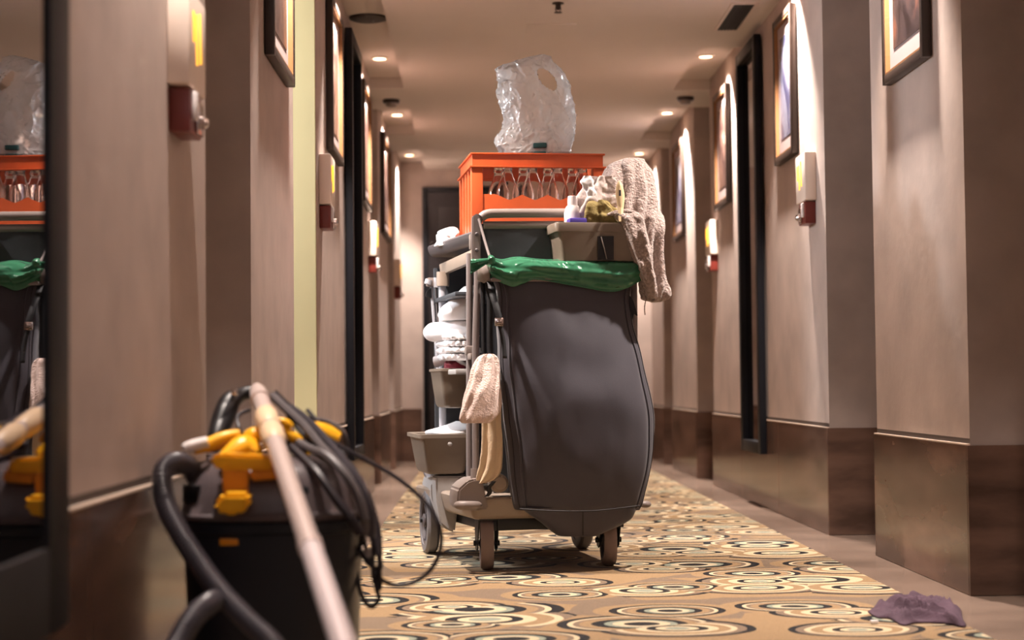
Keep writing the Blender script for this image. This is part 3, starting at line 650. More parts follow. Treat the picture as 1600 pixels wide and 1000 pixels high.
# scoop / cup
t = thing('white_cup', 'white cup lying on its side left of the rear cart post', 'cup', PC(686, 565, .46))
ax = (PC(699, 562, .44)-PC(680, 566, .46)).normalized()
MB().lathe(PC(679, 566, .46), ax, [(.016, 0), (.019, .001), (.0195, .006), (.0175, .02), (.015, .048), (.012, .050), (.015, .045), (.0165, .02), (.0175, .004)], 24).build('body', M['white_plastic'], t)
# folded white linen on the shelf
for i, (y0, y1, xl, sd) in enumerate(((553, 564, 690, 1), (543, 553, 689, 2), (533, 543, 690, 3), (524, 533, 691, 4))):
    rs = loft([(y0, xl+4, 742, .36, .10), (y0+1.5, xl, 744, .36, .125), ((y0+y1)/2, xl-2, 744, .36, .13), (y1-1.5, xl, 744, .36, .125), (y1, xl+4, 742, .36, .10)], 4, 90, 2.6, .010, 38, sd, folds=.005, nf=19)
    tag(MB().rings(rs).build('folded_towel', M['white_cloth'], None, loc=PC(715, y1, .36), angle=80), ('bottom', 'second', 'third', 'top')[i]+' white folded towel in the stack on the cart shelf', 'towel', 'white towels stacked on the cart shelf')
o = MB().tube([PC(669, 520, .44), PC(676, 519, .42), PC(690, 519, .38), (PC(715, 517, .33)), PC(738, 514, .30)], [.022, .033, .036, .036, .034], 24, 5, flat=.9)
for q in range(len(o.v)): p = o.v[q]; o.v[q] = p+Vector((0, 0, .004*nz(p, 25, 3)))+CU*.004*nz(p, 25, 6)
tag(o.build('rolled_towel', M['white_cloth'], None, loc=PC(705, 535, .37), angle=80), 'thick white rolled towel jutting out left of the cart posts', 'towel')
wed = blob('draped_sheet', 'white folded sheet sloping up under the top tray of the cart', 'sheet', [(447, 728, 742, .33, .05), (458, 716, 744, .34, .07), (470, 702, 744, .35, .09), (482, 690, 744, .36, .10), (492, 685, 744, .37, .10), (501, 690, 744, .37, .09)], M['white_cloth'], amp=.006, sc=14, seed=9, n=48)
# tool clamps at the rear post
t = thing('tool_holder', 'grey clip holder with hanging tools at the rear left cart post', 'tool holder', PC(675, 470, .56))
MB().box(PC(678, 441, .56), (.052, .04, .030), .006, AX).build('clip', M['grey_plastic'], t)
MB().tube([PC(670, 437, .54), PC(668, 444, .54)], .012, 12).tube([PC(682, 434, .54), PC(682, 449, .54)], .010, 12).build('roller', M['pale_tube'], t)
MB().tube([PC(674, 448, .56), PC(678, 500, .56), PC(683, 560, .56), PC(684, 590, .56)], .0055, 10, 3).build('tool_handle', M['pale_tube'], t)
MB().tube([PC(681, 448, .58), PC(685, 520, .58), PC(687, 585, .58)], .0045, 10, 3).build('tool_handle', M['tube'], t)
MB().prism([PC(x, y, .55) for x, y in ((667, 455), (674, 449), (675, 466), (665, 463))], CV*.02, .002).build('hook', M['black'], t)
# white bag behind the wheel
blob('plastic_bag', 'small crumpled white plastic bag hanging behind the lower side bin', 'bag', [(716, 656, 660, .60, .01), (722, 657, 668, .60, .03), (730, 659, 676, .60, .04), (742, 664, 684, .60, .04), (756, 669, 686, .60, .03)], M['white_film'], amp=.008, sc=30, seed=11, n=36)
# crumpled white cloth on the tray
blob('white_cloth', 'small crumpled white cloth on the tray left of the orange crate', 'cloth', [(355, 702, 712, .50, .02), (359, 692, 715, .50, .045), (365, 686, 716, .50, .06), (371, 684, 716, .49, .07), (377, 684, 714, .48, .07), (385, 682, 706, .47, .05)], M['white_cloth'], amp=.016, sc=32, seed=13, n=48)
# hanging cloths in front left
mitt = loft([(553, 758, 768, -.12, .008), (558, 748, 776, -.12, .014), (570, 741, 781, -.12, .020), (590, 735, 782, -.125, .024), (615, 728, 782, -.13, .027), (640, 721, 781, -.13, .028), (655, 718, 772, -.13, .028), (661, 722, 764, -.13, .024)], 5, 64, 2.4, .004, 20, 21, folds=.0035, nf=8)
o = MB().rings(mitt).build('terry_mitt', M['terry_pink'], None, loc=PC(750, 661, -.13), angle=80); tag(o, 'cream terry washing mitt hanging from a black strap at the bag corner', 'mitt')
flp = loft([(590, 752, 780, -.075, .012), (640, 752, 783, -.075, .014), (680, 753, 784, -.075, .015), (710, 752, 784, -.075, .015), (735, 748, 781, -.075, .014), (748, 746, 772, -.075, .012), (755, 747, 757, -.075, .008)], 6, 56, 2.6, .003, 16, 23, folds=.005, nf=6)
o = MB().rings(flp).build('cotton_cloth', M['terry_beige'], None, loc=PC(765, 755, -.075), angle=80); tag(o, 'long beige cotton cloth hanging below the cream mitt', 'cloth')

# ---------------------------------------------------------------- orange crate
KA = math.radians(7); KU = Vector((math.cos(KA), math.sin(KA), 0)); KV = Vector((-math.sin(KA), math.cos(KA), 0)); KAX = (KU, KV, ZV)
kz = 1.0715; KO = PC(739, 360, .175); KO = Vector((KO.x, KO.y, kz)); KW, KD, KH = .432, .355, .262
def K(u, v, z): return KO+KU*u+KV*v+ZV*z
crate = thing('bottle_crate', 'orange plastic bottle crate standing on top of the cart', 'crate', K(KW/2, KD/2, 0))
def kb(mb, u0, u1, v0, v1, z0, z1, bev=.002): return mb.box(K((u0+u1)/2, (v0+v1)/2, (z0+z1)/2), (u1-u0, v1-v0, z1-z0), bev, KAX)
m = MB()
kb(m, 0, KW, 0, .004, KH-.042, KH); kb(m, 0, KW, KD-.004, KD, KH-.042, KH); kb(m, 0, .004, 0, KD, KH-.042, KH); kb(m, KW-.004, KW, 0, KD, KH-.042, KH)
kb(m, -.006, KW+.006, -.006, .008, KH-.005, KH+.001); kb(m, -.006, KW+.006, KD-.008, KD+.006, KH-.005, KH+.001); kb(m, -.006, .008, 0, KD, KH-.005, KH+.001); kb(m, KW-.008, KW+.006, 0, KD, KH-.005, KH+.001)
kb(m, -.010, KW+.010, -.010, .005, KH-.048, KH-.042); kb(m, -.010, KW+.010, KD-.005, KD+.010, KH-.048, KH-.042); kb(m, -.010, .005, 0, KD, KH-.048, KH-.042); kb(m, KW-.005, KW+.010, 0, KD, KH-.048, KH-.042)
m.build('top_rim', M['orange'], crate, smooth=False)
for (u0, u1) in ((-.004, .034), (KW-.034, KW+.004)):
    for (v0, v1) in ((-.004, .034), (KD-.034, KD+.004)):
        kb(MB(), u0, u1, v0, v1, 0, KH-.046, .004).build('corner_post', M['orange'], crate)
def scal(v):
    pts = [K(.03, v, .002), K(KW-.03, v, .002)]; top = []
    n_ = 96
    for i in range(n_+1):
        u = KW-.03-(KW-.06)*i/n_; ph = (u-.121)/.0835+.5; q = abs(ph-math.floor(ph)-.5)*2   # 0 in the middle of a dip, 1 at a crest
        ed = min(1, (u-.03)/.02, (KW-.03-u)/.02)
        top.append(K(u, v, .128-.019*(1-q)**.85*max(0, ed)*(1 if u > .075 else 0)))
    return pts+top
MB().prism(scal(0), KV*.005).build('scalloped_panel', M['orange'], crate, smooth=False)
MB().prism(scal(KD-.005), KV*.005).build('scalloped_panel', M['orange'], crate, smooth=False)
for u in (0, KW-.005):
    kb(MB(), u, u+.005, .02, KD-.02, .002, .112).build('side_panel', M['orange'], crate, smooth=False)
    for v in (.075, .155, .235): kb(MB(), u-.003, u+.008, v, v+.05, .0, KH-.046, .001).build('side_rib', M['orange'], crate, smooth=False)
kb(MB(), .004, KW-.004, .004, KD-.004, .002, .008).build('crate_floor', M['orange'], crate, smooth=False)
g = MB()
for i in range(1, 5): kb(g, .03+.0755*i-.0015, .03+.0755*i+.0015, .01, KD-.01, .008, .06, 0)
for i in range(1, 4): kb(g, .01, KW-.01, .02+.0785*i-.0015, .02+.0785*i+.0015, .008, .06, 0)
g.build('divider_grid', M['orange'], crate, smooth=False)
# bottles
prof = [(.001, .004), (.026, .001), (.0340, .006), (.0360, .02), (.0365, .124), (.0360, .136), (.0335, .150), (.0270, .166), (.0205, .182), (.0170, .194), (.0150, .206), (.0170, .208), (.0172, .214), (.0150, .217), (.0152, .228), (.0135, .229),
        (.0122, .226), (.0122, .206), (.0145, .194), (.0182, .182), (.0246, .166), (.0310, .150), (.0335, .136), (.0340, .124), (.0335, .02), (.030, .009), (.001, .010)]
rown = ('front', 'second', 'third', 'back'); coln = ('leftmost', 'second from left', 'third from left', 'fourth from left', 'rightmost')
b0 = None
us = [.121, .2045, .288, .3715]
for r_ in range(2):
    for c_ in range(4):
        u = us[c_]-r_*.016; v = .048+.095*r_; q = K(u, v, .009)
        if b0 is None:
            mb = MB().lathe(q, ZV, prof, 28); b0 = mb.build('glass_bottle', M['bottle'], None, loc=q, angle=60); o = b0
        else:
            o = b0.copy(); COL.objects.link(o); o.location = q; o.rotation_euler.z = r_+c_
        cn = ('leftmost', 'second from the left', 'third from the left', 'rightmost')[c_]
        tag(o, 'clear glass bottle in the orange crate, %s row, %s' % (('front', 'back')[r_], cn), 'bottle', 'clear bottles in the orange crate')
# packs and the clear bag that holds them, standing on the bottles
bz = K(0, 0, .2385).z
def onK(px, v): return P(px, 240, (KO+KV*v).y)
def pbox(name, px0, px1, Y, dpt, h, m, label, cat_, par=None, z=None):
    a = P(px0, 240, Y); b = P(px1, 240, Y); z = bz if z is None else z
    return MB().bb(a.x, b.x, Y-dpt/2, Y+dpt/2, z, z+h, .004)
Yb = K(.2, .115, 0).y
t = thing('bottle_pack', 'small clear bottle with a dark green label inside the clear plastic bag', 'bottle', P(843, 240, Yb)*1.0)
t.location = (P(843, 240, Yb).x, Yb, bz); t['_o'] = tuple(t.location)
pbox('', 833, 853, Yb-.058, .04, .036, 0, '', '').build('label_lower', M['green_label'], t)
pbox('', 833, 854, Yb-.058, .04, .016, 0, '', '', z=bz+.048).build('label_upper', M['green_label'], t)
pbox('', 838, 848, Yb-.055, .006, .018, 0, '', '', z=bz+.008).build('print', M['white_plastic'], t)
pbox('', 830, 856, Yb-.03, .06, .07, 0, '', '').build('clear_shell', M['clear_box'], t)
for i, (a, b, l) in enumerate(((858, 890, 'right'), (801, 828, 'left'))):
    tag(pbox('', a, b, Yb-.03, .07, .036, 0, '', '').build('clear_pack', M['clear_box'], None, loc=(P((a+b)/2, 240, Yb).x, Yb, bz)), 'clear plastic pack in the clear bag, %s of the green label' % l, 'pack')
tag(MB().box(Vector((P(792, 240, Yb).x, Yb-.03, bz+.008)), (.02, .03, .014), .004).build('dark_cap', M['green_label'], None, loc=(P(792, 240, Yb).x, Yb-.03, bz)), 'small dark cap at the lower left inside the clear bag', 'cap')
fnY = lambda x, y, v: P(x, y, Yb+v)
lv = [(85.5, 838, 852, 0, .012), (90, 822, 862, 0, .030), (97, 800, 868, 0, .045), (104, 778, 874, 0, .055), (115, 773, 881, 0, .062), (130, 775, 887, 0, .068), (150, 779, 896, 0, .072), (170, 783, 901, 0, .074), (190, 784, 903, 0, .074), (203, 783, 902, 0, .074), (213, 775, 900, 0, .074), (222, 773, 897, 0, .072), (232, 778, 893, 0, .072), (241, 783, 890, 0, .068)]
rs = loft(lv, 8, 170, 2.2, .010, 10, 31, folds=.0012, nf=7, fn=fnY)
mb = MB(); n_ = 170
for i, r in enumerate(rs):
    for j in range(n_):
        p = r[j]; c = sum(r, Vector())/n_; d = (p-c).normalized()
        q = abs(nz(Vector((p.x+p.z*.4, p.y*.5, p.z*.35)), 15, 33)); q2 = abs(nz(Vector((p.x-p.z*.6, p.y, p.z*.5)), 30, 35))
        q3 = abs(nz(Vector((p.x*1.5-p.z, p.y, p.z*.8+p.x)), 24, 39)); r[j] = p+d*(.008*(1-min(1, q*5))**2+.003*(1-min(1, q2*5))**2+.005*(1-min(1, q3*5))**2-.006)
mb.rings(rs)
# open handle hole in the front film
F2 = []
for f in mb.f:
    c = sum((mb.v[k] for k in f), Vector())/len(f)
    d = c-Vector((0, 0, H)); px = 800+F*d.dot(rr)/d.dot(fw); py = 500-F*d.dot(uu)/d.dot(fw)
    a = (px-855)*math.cos(.85)+(py-124)*math.sin(.85); b = -(px-855)*math.sin(.85)+(py-124)*math.cos(.85)
    if (a/21)**2+(b/10.5)**2 < 1: continue
    F2.append(f)
mb.f = F2
tag(mb.build('clear_bag', M['film'], None, loc=(P(840, 240, Yb).x, Yb, bz-.002), angle=40), 'crumpled clear plastic bag standing upright in the orange crate', 'bag')

# ---------------------------------------------------------------- caddy and its contents on the right
cz0 = PC(900, 407, -.09).z
cad = thing('cleaning_caddy', 'taupe plastic cleaning caddy resting on the right of the green bag rim', 'caddy', PC(930, 407, -.07))
def cring(dx, y, v0, v1, bev=.014):
    a = PC(868+dx, y, v0); L_ = PC(868+dx, y, v0); R_ = PC(1000-dx, y, v0); z = L_.z; w_ = (R_-L_).length; pts = []
    for cx_, cy_, q0 in ((w_-bev, v1-v0-bev, 0), (bev, v1-v0-bev, PI/2), (bev, bev, PI), (w_-bev, bev, 1.5*PI)):
        for k in range(6): q = q0+k*PI/10; pts.append(L_+CU*(cx_+bev*math.cos(q))+CV*(cy_+bev*math.sin(q)))
    return pts
MB().rings([cring(12, 409, -.14, -.02), cring(9.5, 407, -.15, -.01), cring(8, 385, -.155, -.005), cring(5, 362, -.16, 0), cring(1.5, 361, -.164, .004), cring(0, 349, -.166, .005), cring(1, 347, -.165, .004), cring(5, 348, -.158, -.002), cring(10, 385, -.15, -.008), cring(14, 404, -.145, -.015)]).build('tub', M['bin'], cad, angle=40)
MB().prism([PC(x, y, -.1625) for x, y in ((934, 369), (959, 369), (959, 406), (934, 406))], CV*.004).build('dark_window', M['black'], cad, smooth=False)
MB().tube([PC(939, 370, -.167), PC(944, 388, -.167), PC(948, 405, -.167)], .0018, 6).build('window_rib', M['grey_plastic'], cad)
t = thing('spray_bottle', 'white plastic squeeze bottle standing at the left end of the caddy', 'bottle', PC(895, 400, -.10))
o_ = PC(895.5, 402, -.10); hh = (PC(895.5, 322, -.10)-o_).length
MB().lathe(o_, ZV, [(.001, 0), (.024, .001), (.0265, .006), (.0265, hh-.022), (.023, hh-.008), (.0185, hh), (.001, hh)], 24).build('body', M['white_plastic'], t)
MB().lathe(o_+ZV*hh, ZV, [(.0155, 0), (.0155, .018), (.0145, .030), (.012, .031)], 20).build('cap', M['white_plastic'], t)
tag(MB().box(PC(901, 347, -.135), (.055, .05, .022), .006, AX).build('purple_lid', M['purple'], None, loc=PC(901, 350, -.135)), 'violet plastic edge showing at the left inside the caddy', 'lid')
blob('olive_cloth', 'olive green cloth bundled in the middle of the caddy', 'cloth', [(313, 928, 940, -.12, .012), (318, 920, 950, -.13, .020), (328, 915, 962, -.13, .025), (340, 914, 966, -.13, .027), (352, 914, 968, -.13, .027), (375, 918, 966, -.12, .026)], M['olive'], k=6, amp=.014, sc=26, seed=41, n=80, folds=.009, nf=5)
blob('grey_rag', 'pale grey rag bunched between the white bottle and the terry towel', 'cloth', [(276, 930, 950, -.10, .010), (283, 920, 962, -.10, .02), (292, 914, 968, -.10, .028), (303, 909, 970, -.10, .033), (315, 904, 970, -.10, .036), (328, 898, 970, -.09, .036), (345, 895, 972, -.08, .036), (370, 900, 972, -.08, .034)], M['grey_cloth'], k=6, amp=.014, sc=22, seed=43, n=90, folds=.012, nf=6)
blob('paper_wipe', 'white crumpled wipe sticking up beside the orange crate', 'wipe', [(275, 914, 921, -.135, .004), (281, 908, 926, -.135, .008), (290, 909, 928, -.135, .010), (300, 916, 930, -.135, .008), (309, 919, 928, -.135, .006)], M['white_cloth'], amp=.008, sc=40, seed=45, n=48)
# brush handle
t = thing('scrub_brush', 'ivory brush handle with a hanging hole standing in the caddy', 'brush', PC(969, 346, -.17))
hp = [(283, 966, 969), (288, 963.5, 972), (296, 962, 974.5), (305, 962, 976), (315, 963.5, 975.5), (330, 965.5, 974), (340, 966.5, 973), (346, 967, 973)]
q = cat(hp, 4); vB = -.178
lf = [PC(a, y, vB) for y, a, b in q]; rg = [PC(b, y, vB) for y, a, b in q]
hb = MB(); hb.rings([[l, (l+r)/2-CV*.006, r, (l+r)/2+CV*.006] for l, r in zip(lf, rg)]); hb.build('handle', M['ivory_plastic'], t, angle=60)
MB().tube([PC(968.6, 297, vB-.009), PC(968.8, 306, vB-.009)], .0035, 10).build('hanging_hole', M['seam'], t)
# big terry towel: hump behind, long fall on the right, front fold
def towel():
    rs = loft([(247, 975, 998, -.06, .010), (252, 962, 1008, -.06, .028), (262, 950, 1013, -.06, .042), (280, 941, 1018, -.065, .052), (305, 936, 1025, -.07, .06), (330, 940, 1030, -.075, .064), (345, 960, 1033, -.08, .062), (365, 975, 1036, -.085, .055), (390, 984, 1039, -.09, .048), (415, 992, 1041, -.095, .042), (440, 1001, 1043, -.10, .036), (458, 1007, 1043, -.10, .032), (468, 1009, 1040, -.10, .026), (472, 1014, 1034, -.10, .014)],
              7, 120, 2.3, .006, 11, 51)
    for i, r in enumerate(rs):
        c = sum(r, Vector())/len(r); tt = i/len(rs)
        for j, p in enumerate(r):
            d = (p-c).normalized(); u = (p-CO).dot(CU)-.12*(1-tt)*.3
            g = math.sin(u*150+3.5*nz(p, 7, 53)+tt*2)
            q = .0095*g*min(1, .35+tt)+.0026*nz(p, 70, 57)+.0018*nz(p, 140, 58)+.008*nz(Vector((p.x, p.y, p.z*.4)), 20, 55)
            r[j] = p+d*q
    return rs
tw = MB().rings(towel()).build('terry_towel', M['terry'], None, loc=PC(1000, 472, -.09), angle=80)
tag(tw, 'large taupe terry towel heaped on the caddy and hanging down its right side', 'towel')
fr = loft([(331, 950, 985, -.155, .012), (335, 955, 1000, -.16, .02), (345, 968, 1007, -.165, .025), (360, 977, 1011, -.165, .026), (385, 984, 1015, -.16, .026), (410, 992, 1019, -.155, .025), (435, 1002, 1023, -.15, .022), (455, 1009, 1026, -.145, .018), (466, 1011, 1026, -.14, .012)], 7, 72, 2.3, .004, 14, 61, folds=.003, nf=5)
for r in fr:
    for j, p in enumerate(r): r[j] = p+(-CV)*(.003*nz(p, 70, 57)+.006*nz(p, 24, 62))+CU*.002*nz(p, 90, 66)
MB().rings(fr).build('front_fold', M['terry'], tw, angle=80)
MB().tube([PC(945, 338, -.15), PC(962, 332, -.165), PC(980, 331, -.172), PC(996, 336, -.17), PC(1004, 346, -.165)], [.004, .007, .008, .008, .005], 12, 5).build('rolled_hem', M['terry'], tw)
MB().tube([PC(1010, 466, -.12), PC(1007, 480, -.12), PC(1008, 492, -.12)], .0016, 6, 3).build('loose_thread', M['terry'], tw)
# ---------------------------------------------------------------- wet and dry vacuum cleaner
VX, VY = -.388, 3.15
vac = thing('vacuum_cleaner', 'black canister vacuum cleaner with yellow latches, standing by the left wall in the foreground', 'vacuum cleaner', (VX, VY, 0))
def sq(rx, ry, z, e=3.2, n=56, dx=0, dy=0):
    out = []
    for j in range(n):
        t = 2*PI*j/n; c_, s_ = math.cos(t), math.sin(t)
        out.append(Vector((VX+dx+rx*math.copysign(abs(c_)**(2/e), c_), VY+dy+ry*math.copysign(abs(s_)**(2/e), s_), z)))
    return out
MB().rings([sq(.135, .135, .042), sq(.150, .150, .046), sq(.153, .153, .075), sq(.158, .158, .20), sq(.163, .163, .315), sq(.170, .170, .320), sq(.171, .171, .336), sq(.166, .166, .339)]).build('tank', M['vac_body'], vac, angle=40)
MB().rings([sq(.166, .166, .339), sq(.172, .172, .343), sq(.172, .172, .350), sq(.166, .166, .354), sq(.163, .163, .375, 2.9), sq(.157, .157, .400, 2.8), sq(.146, .146, .424, 2.6), sq(.128, .128, .440, 2.5), sq(.10, .10, .450, 2.4), sq(.05, .05, .455, 2.2)]).build('lid', M['vac_lid'], vac, angle=40)
MB().tube([(VX-.09, VY-.165, .352), (VX+.02, VY-.166, .352), (VX+.14, VY-.155, .352)], .004, 8).build('lid_rib', M['vac_lid'], vac)
MB().box((VX-.135, VY-.118, .388), (.04, .012, .034), .004, (Vector((.8, -.6, 0)), Vector((.6, .8, 0)), ZV)).build('side_vent', M['black'], vac)
MB().box((VX-.062, VY-.159, .305), (.034, .006, .012), .002).build('small_catch', M['amber'], vac)
MB().box((VX+.03, VY-.143, .385), (.10, .02, .036), .006).build('lid_recess', M['black'], vac)
# caster base
MB().rings([sq(.17, .17, .030, 4), sq(.175, .175, .036, 4), sq(.172, .172, .056, 4), sq(.150, .150, .062, 4)]).build('base_ring', M['black'], vac)
for x, y, a in ((.175, -.045, -.5), (-.150, -.10, .5), (.15, .14, .6), (-.14, .14, -.6)):
    ax = Vector((math.cos(a), math.sin(a), 0)); c = Vector((VX+x, VY+y, .046))
    big = x > .16
    c.z = .052 if big else .034
    r_ = .052 if big else .034; wd = .042 if big else .026
    z0 = FZ if c.x > -.41 else 0
    c.z = r_+z0
    wv = MB().lathe(c-ax*wd/2, ax, [(r_*.3, 0), (r_*.9, 0), (r_, wd*.15), (r_, wd*.85), (r_*.9, wd), (r_*.3, wd)], 32).build('wheel', M['black'], vac)
    MB().lathe(c+ax*wd*.48, ax, [(r_*.62, 0), (r_*.62, wd*.2), (r_*.4, wd*.42), (.001, wd*.46)], 24).build('hub_cap', mat('orange hub cap', (176, 90, 36), .4) if big else M['dark_grey'], wv)
# yellow clamp at the front: bar, leg, foot pad
def Pv(x, y, d=0): return P(x, y, VY-.17+d)
MB().prism([Pv(x, y, -.02) for x, y in ((326, 713), (345, 708), (420, 712), (428, 720), (426, 734), (344, 736), (330, 726))], (0, .05, 0), .006).build('clamp_bar', M['brown_leg'], vac)
MB().prism([Pv(x, y, -.015) for x, y in ((345, 732), (388, 732), (386, 776), (349, 778))], (0, .02, .0), .004).build('clamp_leg', M['amber'], vac)
MB().prism([Pv(x, y, -.052) for x, y in ((346, 772), (388, 772), (392, 782), (388, 796), (372, 806), (350, 806), (335, 799), (333, 789))], (0, .035, .004), .007).build('clamp_pad', M['brown_leg'], vac)
MB().prism([Pv(x, y, -.005) for x, y in ((388, 735), (436, 728), (440, 748), (392, 752))], (0, .03, 0), .004).build('clamp_bracket', M['amber'], vac)
MB().tube([P(345, 718, 3.02), P(372, 702, 3.04), P(385, 698, 3.05), P(405, 708, 3.04)], [.010, .022, .024, .012], 16, 4, flat=.8).build('top_knob', M['brown_leg'], vac)
MB().tube([P(384, 686, 3.08), P(398, 682, 3.08), P(408, 690, 3.08)], [.012, .018, .012], 14, 4).build('top_knob', M['brown_leg'], vac)
for a, b, c_, d in (((440, 668), (460, 684), (470, 690), .008), ((462, 708), (470, 712), (478, 704), .010), ((430, 655), (446, 660), (456, 668), .006)):
    MB().tube([P(*a, 3.1), P(*b, 3.1), P(*c_, 3.1)], [d*.7, d*1.3, d], 12, 4).build('yellow_clip', M['brown_leg'], vac)
MB().tube([P(303, 703, 3.06), P(322, 696, 3.07), P(350, 684, 3.08), P(374, 679, 3.09)], [.009, .012, .012, .010], 14, 4).build('carry_handle', M['brown_leg'], vac)
MB().tube([P(322, 703, 3.07), P(350, 694, 3.08), P(372, 692, 3.08)], [.006, .010, .009], 12, 4).build('handle_bracket', M['amber'], vac)
MB().tube([P(288, 702, 3.05), P(296, 698, 3.055), P(325, 690, 3.06)], [.008, .011, .010], 14, 4).build('white_handle_end', M['white_plastic'], vac)
MB().tube([P(478, 676, 3.16), P(490, 672, 3.16), P(512, 679, 3.17), P(530, 686, 3.17)], [.012, .019, .021, .014], 16, 4, flat=.75).build('rear_clamp', M['brown_leg'], vac)
MB().lathe(P(365, 708, 3.12)-ZV*.03, ZV, [(.05, 0), (.05, .02), (.04, .03)], 24).build('motor_cap', M['vac_lid'], vac)
# floor tool and grip heaped on the lid
t = thing('hose_grip', 'black bent hose grip with a chrome button lying on top of the vacuum cleaner', 'hose grip', P(350, 690, 3.2))
MB().tube([P(333, 702, 3.14), P(340, 680, 3.16), P(350, 650, 3.2), P(360, 627, 3.22), P(376, 617, 3.24), P(392, 612, 3.25)], [.012, .018, .022, .020, .014, .013], 18, 4).build('grip', M['black'], t)
MB().tube([P(342, 662, 3.17), P(352, 640, 3.2), P(366, 628, 3.22)], [.011, .018, .010], 14, 4).build('guard', M['black'], t)
MB().lathe(P(366, 613, 3.2), (0, -1, .4), [(.007, -.004), (.007, .004), (.003, .007)], 14).build('button', M['chrome'], t)
MB().tube([P(398, 668, 3.2), P(386, 690, 3.16), P(374, 670, 3.15), P(372, 650, 3.18), P(390, 640, 3.2)], .004, 8, 6).build('cable_loop', M['cord'], t)
# ribbed suction hose
hose = [(P(300, 792, 3.10), .019), (P(312, 758, 3.10), .019), (P(296, 730, 3.06), .019), (P(272, 722, 3.0), .019), (P(254, 740, 2.97), .019), (P(258, 785, 2.95), .019), (P(282, 835, 2.90), .0185), (P(315, 885, 2.85), .018), (P(345, 925, 2.80), .018), (P(385, 968, 2.74), .018), (P(430, 1012, 2.68), .018), (P(455, 1070, 2.62), .018)]
hose = hose[1:]
def ribbed(pts, r, k, per=3):
    q = [Vector(t) for t in cat([tuple(p) for p in pts], k)]
    # resample evenly
    out = [q[0]]; acc = 0; stp = .0024
    for a, b in zip(q, q[1:]):
        L_ = (b-a).length; d = stp-acc
        while d <= L_: out.append(a.lerp(b, d/L_)); d += stp
        acc = (L_-(d-stp))
    return MB().tube(out, r, 14, rfun=lambda i: (1, 1.0, .82)[i % 3])
end = [p for p, _ in hose]+[Vector((-.262, 2.46, .06)), Vector((-.26, 2.25, .032)), Vector((-.34, 2.05, .024)), Vector((-.44, 2.0, .024)), Vector((-.50, 2.16, .024)), P(262, 1004, 2.5)-ZV*.03, P(300, 968, 2.58), P(326, 944, 2.66), P(335, 938, 2.80)]
hs = ribbed(end, .0185, 10).build('suction_hose', M['hose'], vac, angle=60)
hs['label'] = 'black ribbed suction hose looping down in front of the tank'
# steel wand leaning on it
wd_t = thing('suction_wand', 'two-piece steel suction wand leaning across the front of the vacuum cleaner', 'wand', P(530, 1000, 2.2))
A = P(403, 612, 3.22); B = P(538, 1010, 2.15); D = (B-A)
E_ = A+D*((A.z-.03)/(A.z-B.z))
j = .70
MB().tube([A, A+D*j], [.0160, .0168], 24).build('upper_tube', M['steel'], wd_t)
MB().tube([A+D*j, E_], [.0172, .0172], 24).build('lower_tube', M['satin'], wd_t)
MB().tube([A+D*(j-.012), A+D*(j+.012)], [.0188, .0188], 24).build('joint_ring', M['steel'], wd_t)
for s in (.16, .24):
    MB().tube([A+D*(s-.035), A+D*(s-.025), A+D*(s+.025), A+D*(s+.035)], [.0168, .0212, .0212, .0168], 24).build('collar', M['ring_cream'], wd_t)
MB().tube([A-D*.02, A+D*.015, A+D*.05], [.011, .017, .019], 20).build('tip', M['steel'], wd_t)
Dn = D.normalized(); fl = Vector((0, 0, 1)); sx = Vector((Dn.y, -Dn.x, 0)).normalized(); fr_ = Vector((Dn.x, Dn.y, 0)).normalized()
MB().box(Vector((E_.x, E_.y, FZ+.016))+fr_*.02, (.26, .075, .030), .010, (sx, fr_, ZV)).build('floor_nozzle', M['black'], wd_t)
# power cord and cables
def cable(pts, r, name, m, k=8): return MB().tube([P(*p) for p in pts], r, 8, k)
cb = cable([(430, 612, 3.2), (470, 650, 3.18), (520, 690, 3.15), (575, 720, 3.14), (622, 748, 3.13), (660, 780, 3.12), (684, 815, 3.1), (689, 852, 3.1), (676, 886, 3.1), (650, 908, 3.1), (618, 914, 3.1), (590, 900, 3.1), (575, 868, 3.12), (566, 830, 3.13), (556, 790, 3.14)], .0042, '', None)
cb.build('power_cord', M['cord'], vac)['label'] = 'thin black power cord looping out over the carpet'
loops = [([(480, 640, 3.2), (530, 700, 3.16), (570, 760, 3.12), (590, 820, 3.1), (594, 870, 3.08), (588, 915, 3.08), (592, 935, 3.08), (580, 948, 3.08), (566, 932, 3.08), (558, 900, 3.1), (556, 870, 3.12), (566, 840, 3.12), (560, 790, 3.12)], .0042, 'black cord hanging in the lowest tight loop beside the vacuum cleaner'),
         ([(450, 650, 3.18), (500, 710, 3.14), (548, 770, 3.1), (574, 820, 3.08), (590, 862, 3.08), (594, 888, 3.08), (580, 884, 3.08), (566, 866, 3.1), (554, 840, 3.1), (548, 800, 3.1)], .0050, 'black cord loop hanging at the right edge of the vacuum lid'),
         ([(500, 690, 3.16), (545, 745, 3.12), (572, 800, 3.08), (582, 850, 3.07), (584, 905, 3.07), (594, 918, 3.07), (590, 860, 3.07), (580, 800, 3.1), (560, 750, 3.12)], .0040, 'narrow black cord loop reaching down beside the tank')]
for pts, r, lb_ in loops:
    cable(pts, r, '', None).build('power_cord', M['cord'], vac)['label'] = lb_
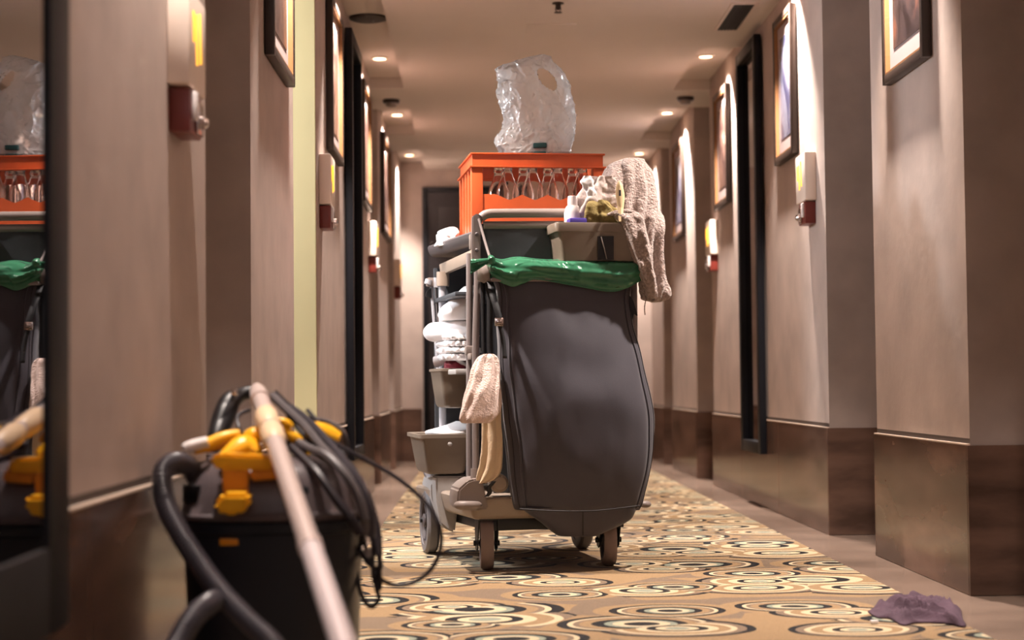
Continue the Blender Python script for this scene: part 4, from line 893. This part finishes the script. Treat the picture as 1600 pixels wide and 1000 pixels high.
gh = [([(425, 618, 3.2), (448, 640, 3.17), (475, 665, 3.13), (500, 695, 3.08), (525, 722, 3.03), (548, 752, 3.0), (566, 790, 3.0), (572, 835, 3.02)], .0085, 'thick grey cable running over the lid from the wand tip', 'dark_grey'),
      ([(440, 630, 3.2), (475, 652, 3.17), (512, 690, 3.12), (542, 726, 3.06), (566, 760, 3.03), (578, 800, 3.02), (580, 840, 3.02)], .0080, 'thick dark cable running along the right edge of the lid', 'hose'),
      ([(447, 690, 3.12), (470, 712, 3.06), (496, 738, 3.0), (520, 772, 2.975), (545, 806, 2.965), (562, 834, 2.97)], .0085, 'black cable lying lowest across the front right of the lid', 'cord'),
      ([(452, 682, 3.12), (482, 700, 3.07), (510, 712, 3.03), (536, 738, 3.0), (558, 772, 2.99), (570, 812, 2.985)], .0080, 'grey cable in the middle of the bundle on the lid', 'dark_grey'),
      ([(455, 655, 3.2), (480, 654, 3.2), (510, 658, 3.2), (534, 672, 3.19), (542, 692, 3.19), (541, 710, 3.19)], .0045, 'thin grey tube arching over the yellow rear clamp', 'dark_grey')]
for pts, r, lb_, mm_ in gh:
    cable(pts, r, '', None, 6).build('cable', M[mm_], vac)['label'] = lb_
o = MB().tube([P(562, 868, 3.12), P(575, 864, 3.12), P(590, 862, 3.12)], [.005, .010, .008], 12, 3, flat=.7).build('power_plug', M['white_plastic'], vac)
# cloth dropped on the floor
outl = [(1356, 957), (1372, 949), (1388, 946), (1412, 943), (1422, 935), (1440, 937), (1462, 941), (1486, 944), (1500, 953), (1504, 968), (1508, 981), (1480, 976), (1450, 974), (1428, 975), (1410, 978), (1390, 968), (1370, 966)]
pts = [PZ(x, y, FZ) for x, y in outl]; c = sum(pts, Vector())/len(pts)
K_ = 30; rows = []; ol = [Vector(p) for p in cat([tuple(p) for p in pts+[pts[0]]], 5)][:-1]
for i in range(K_+1):
    s = i/K_; r_ = []
    for j, p in enumerate(ol):
        q = c+(p-c)*(1-s*.999); hgt = .017*min(1, s*5)*(.10+1.5*(1-min(1, abs(nz(Vector((q.x*.7+q.y*.5, q.y*.5, 0)), 16, 71))*3.2))**1.4+.6*abs(nz(q, 30, 72)))*(1 if s < .98 else 1)
        r_.append(Vector((q.x, q.y, FZ+.002+max(0, hgt))))
    rows.append(r_)
n_ = len(ol); mb = MB().rings(rows, cap=False)
tag(mb.build('floor_cloth', M['purple_cloth'], None, loc=(c.x, c.y, FZ), solid=.003, angle=80), 'crumpled dull purple cloth dropped on the carpet edge at the lower right', 'cloth')
o = MB().box(PZ(1366, 971, FZ+.006), (.018, .012, .006), .002).build('cloth_tag', M['white_plastic'], bpy.data.objects['floor_cloth'])
# shorter names free of clashes
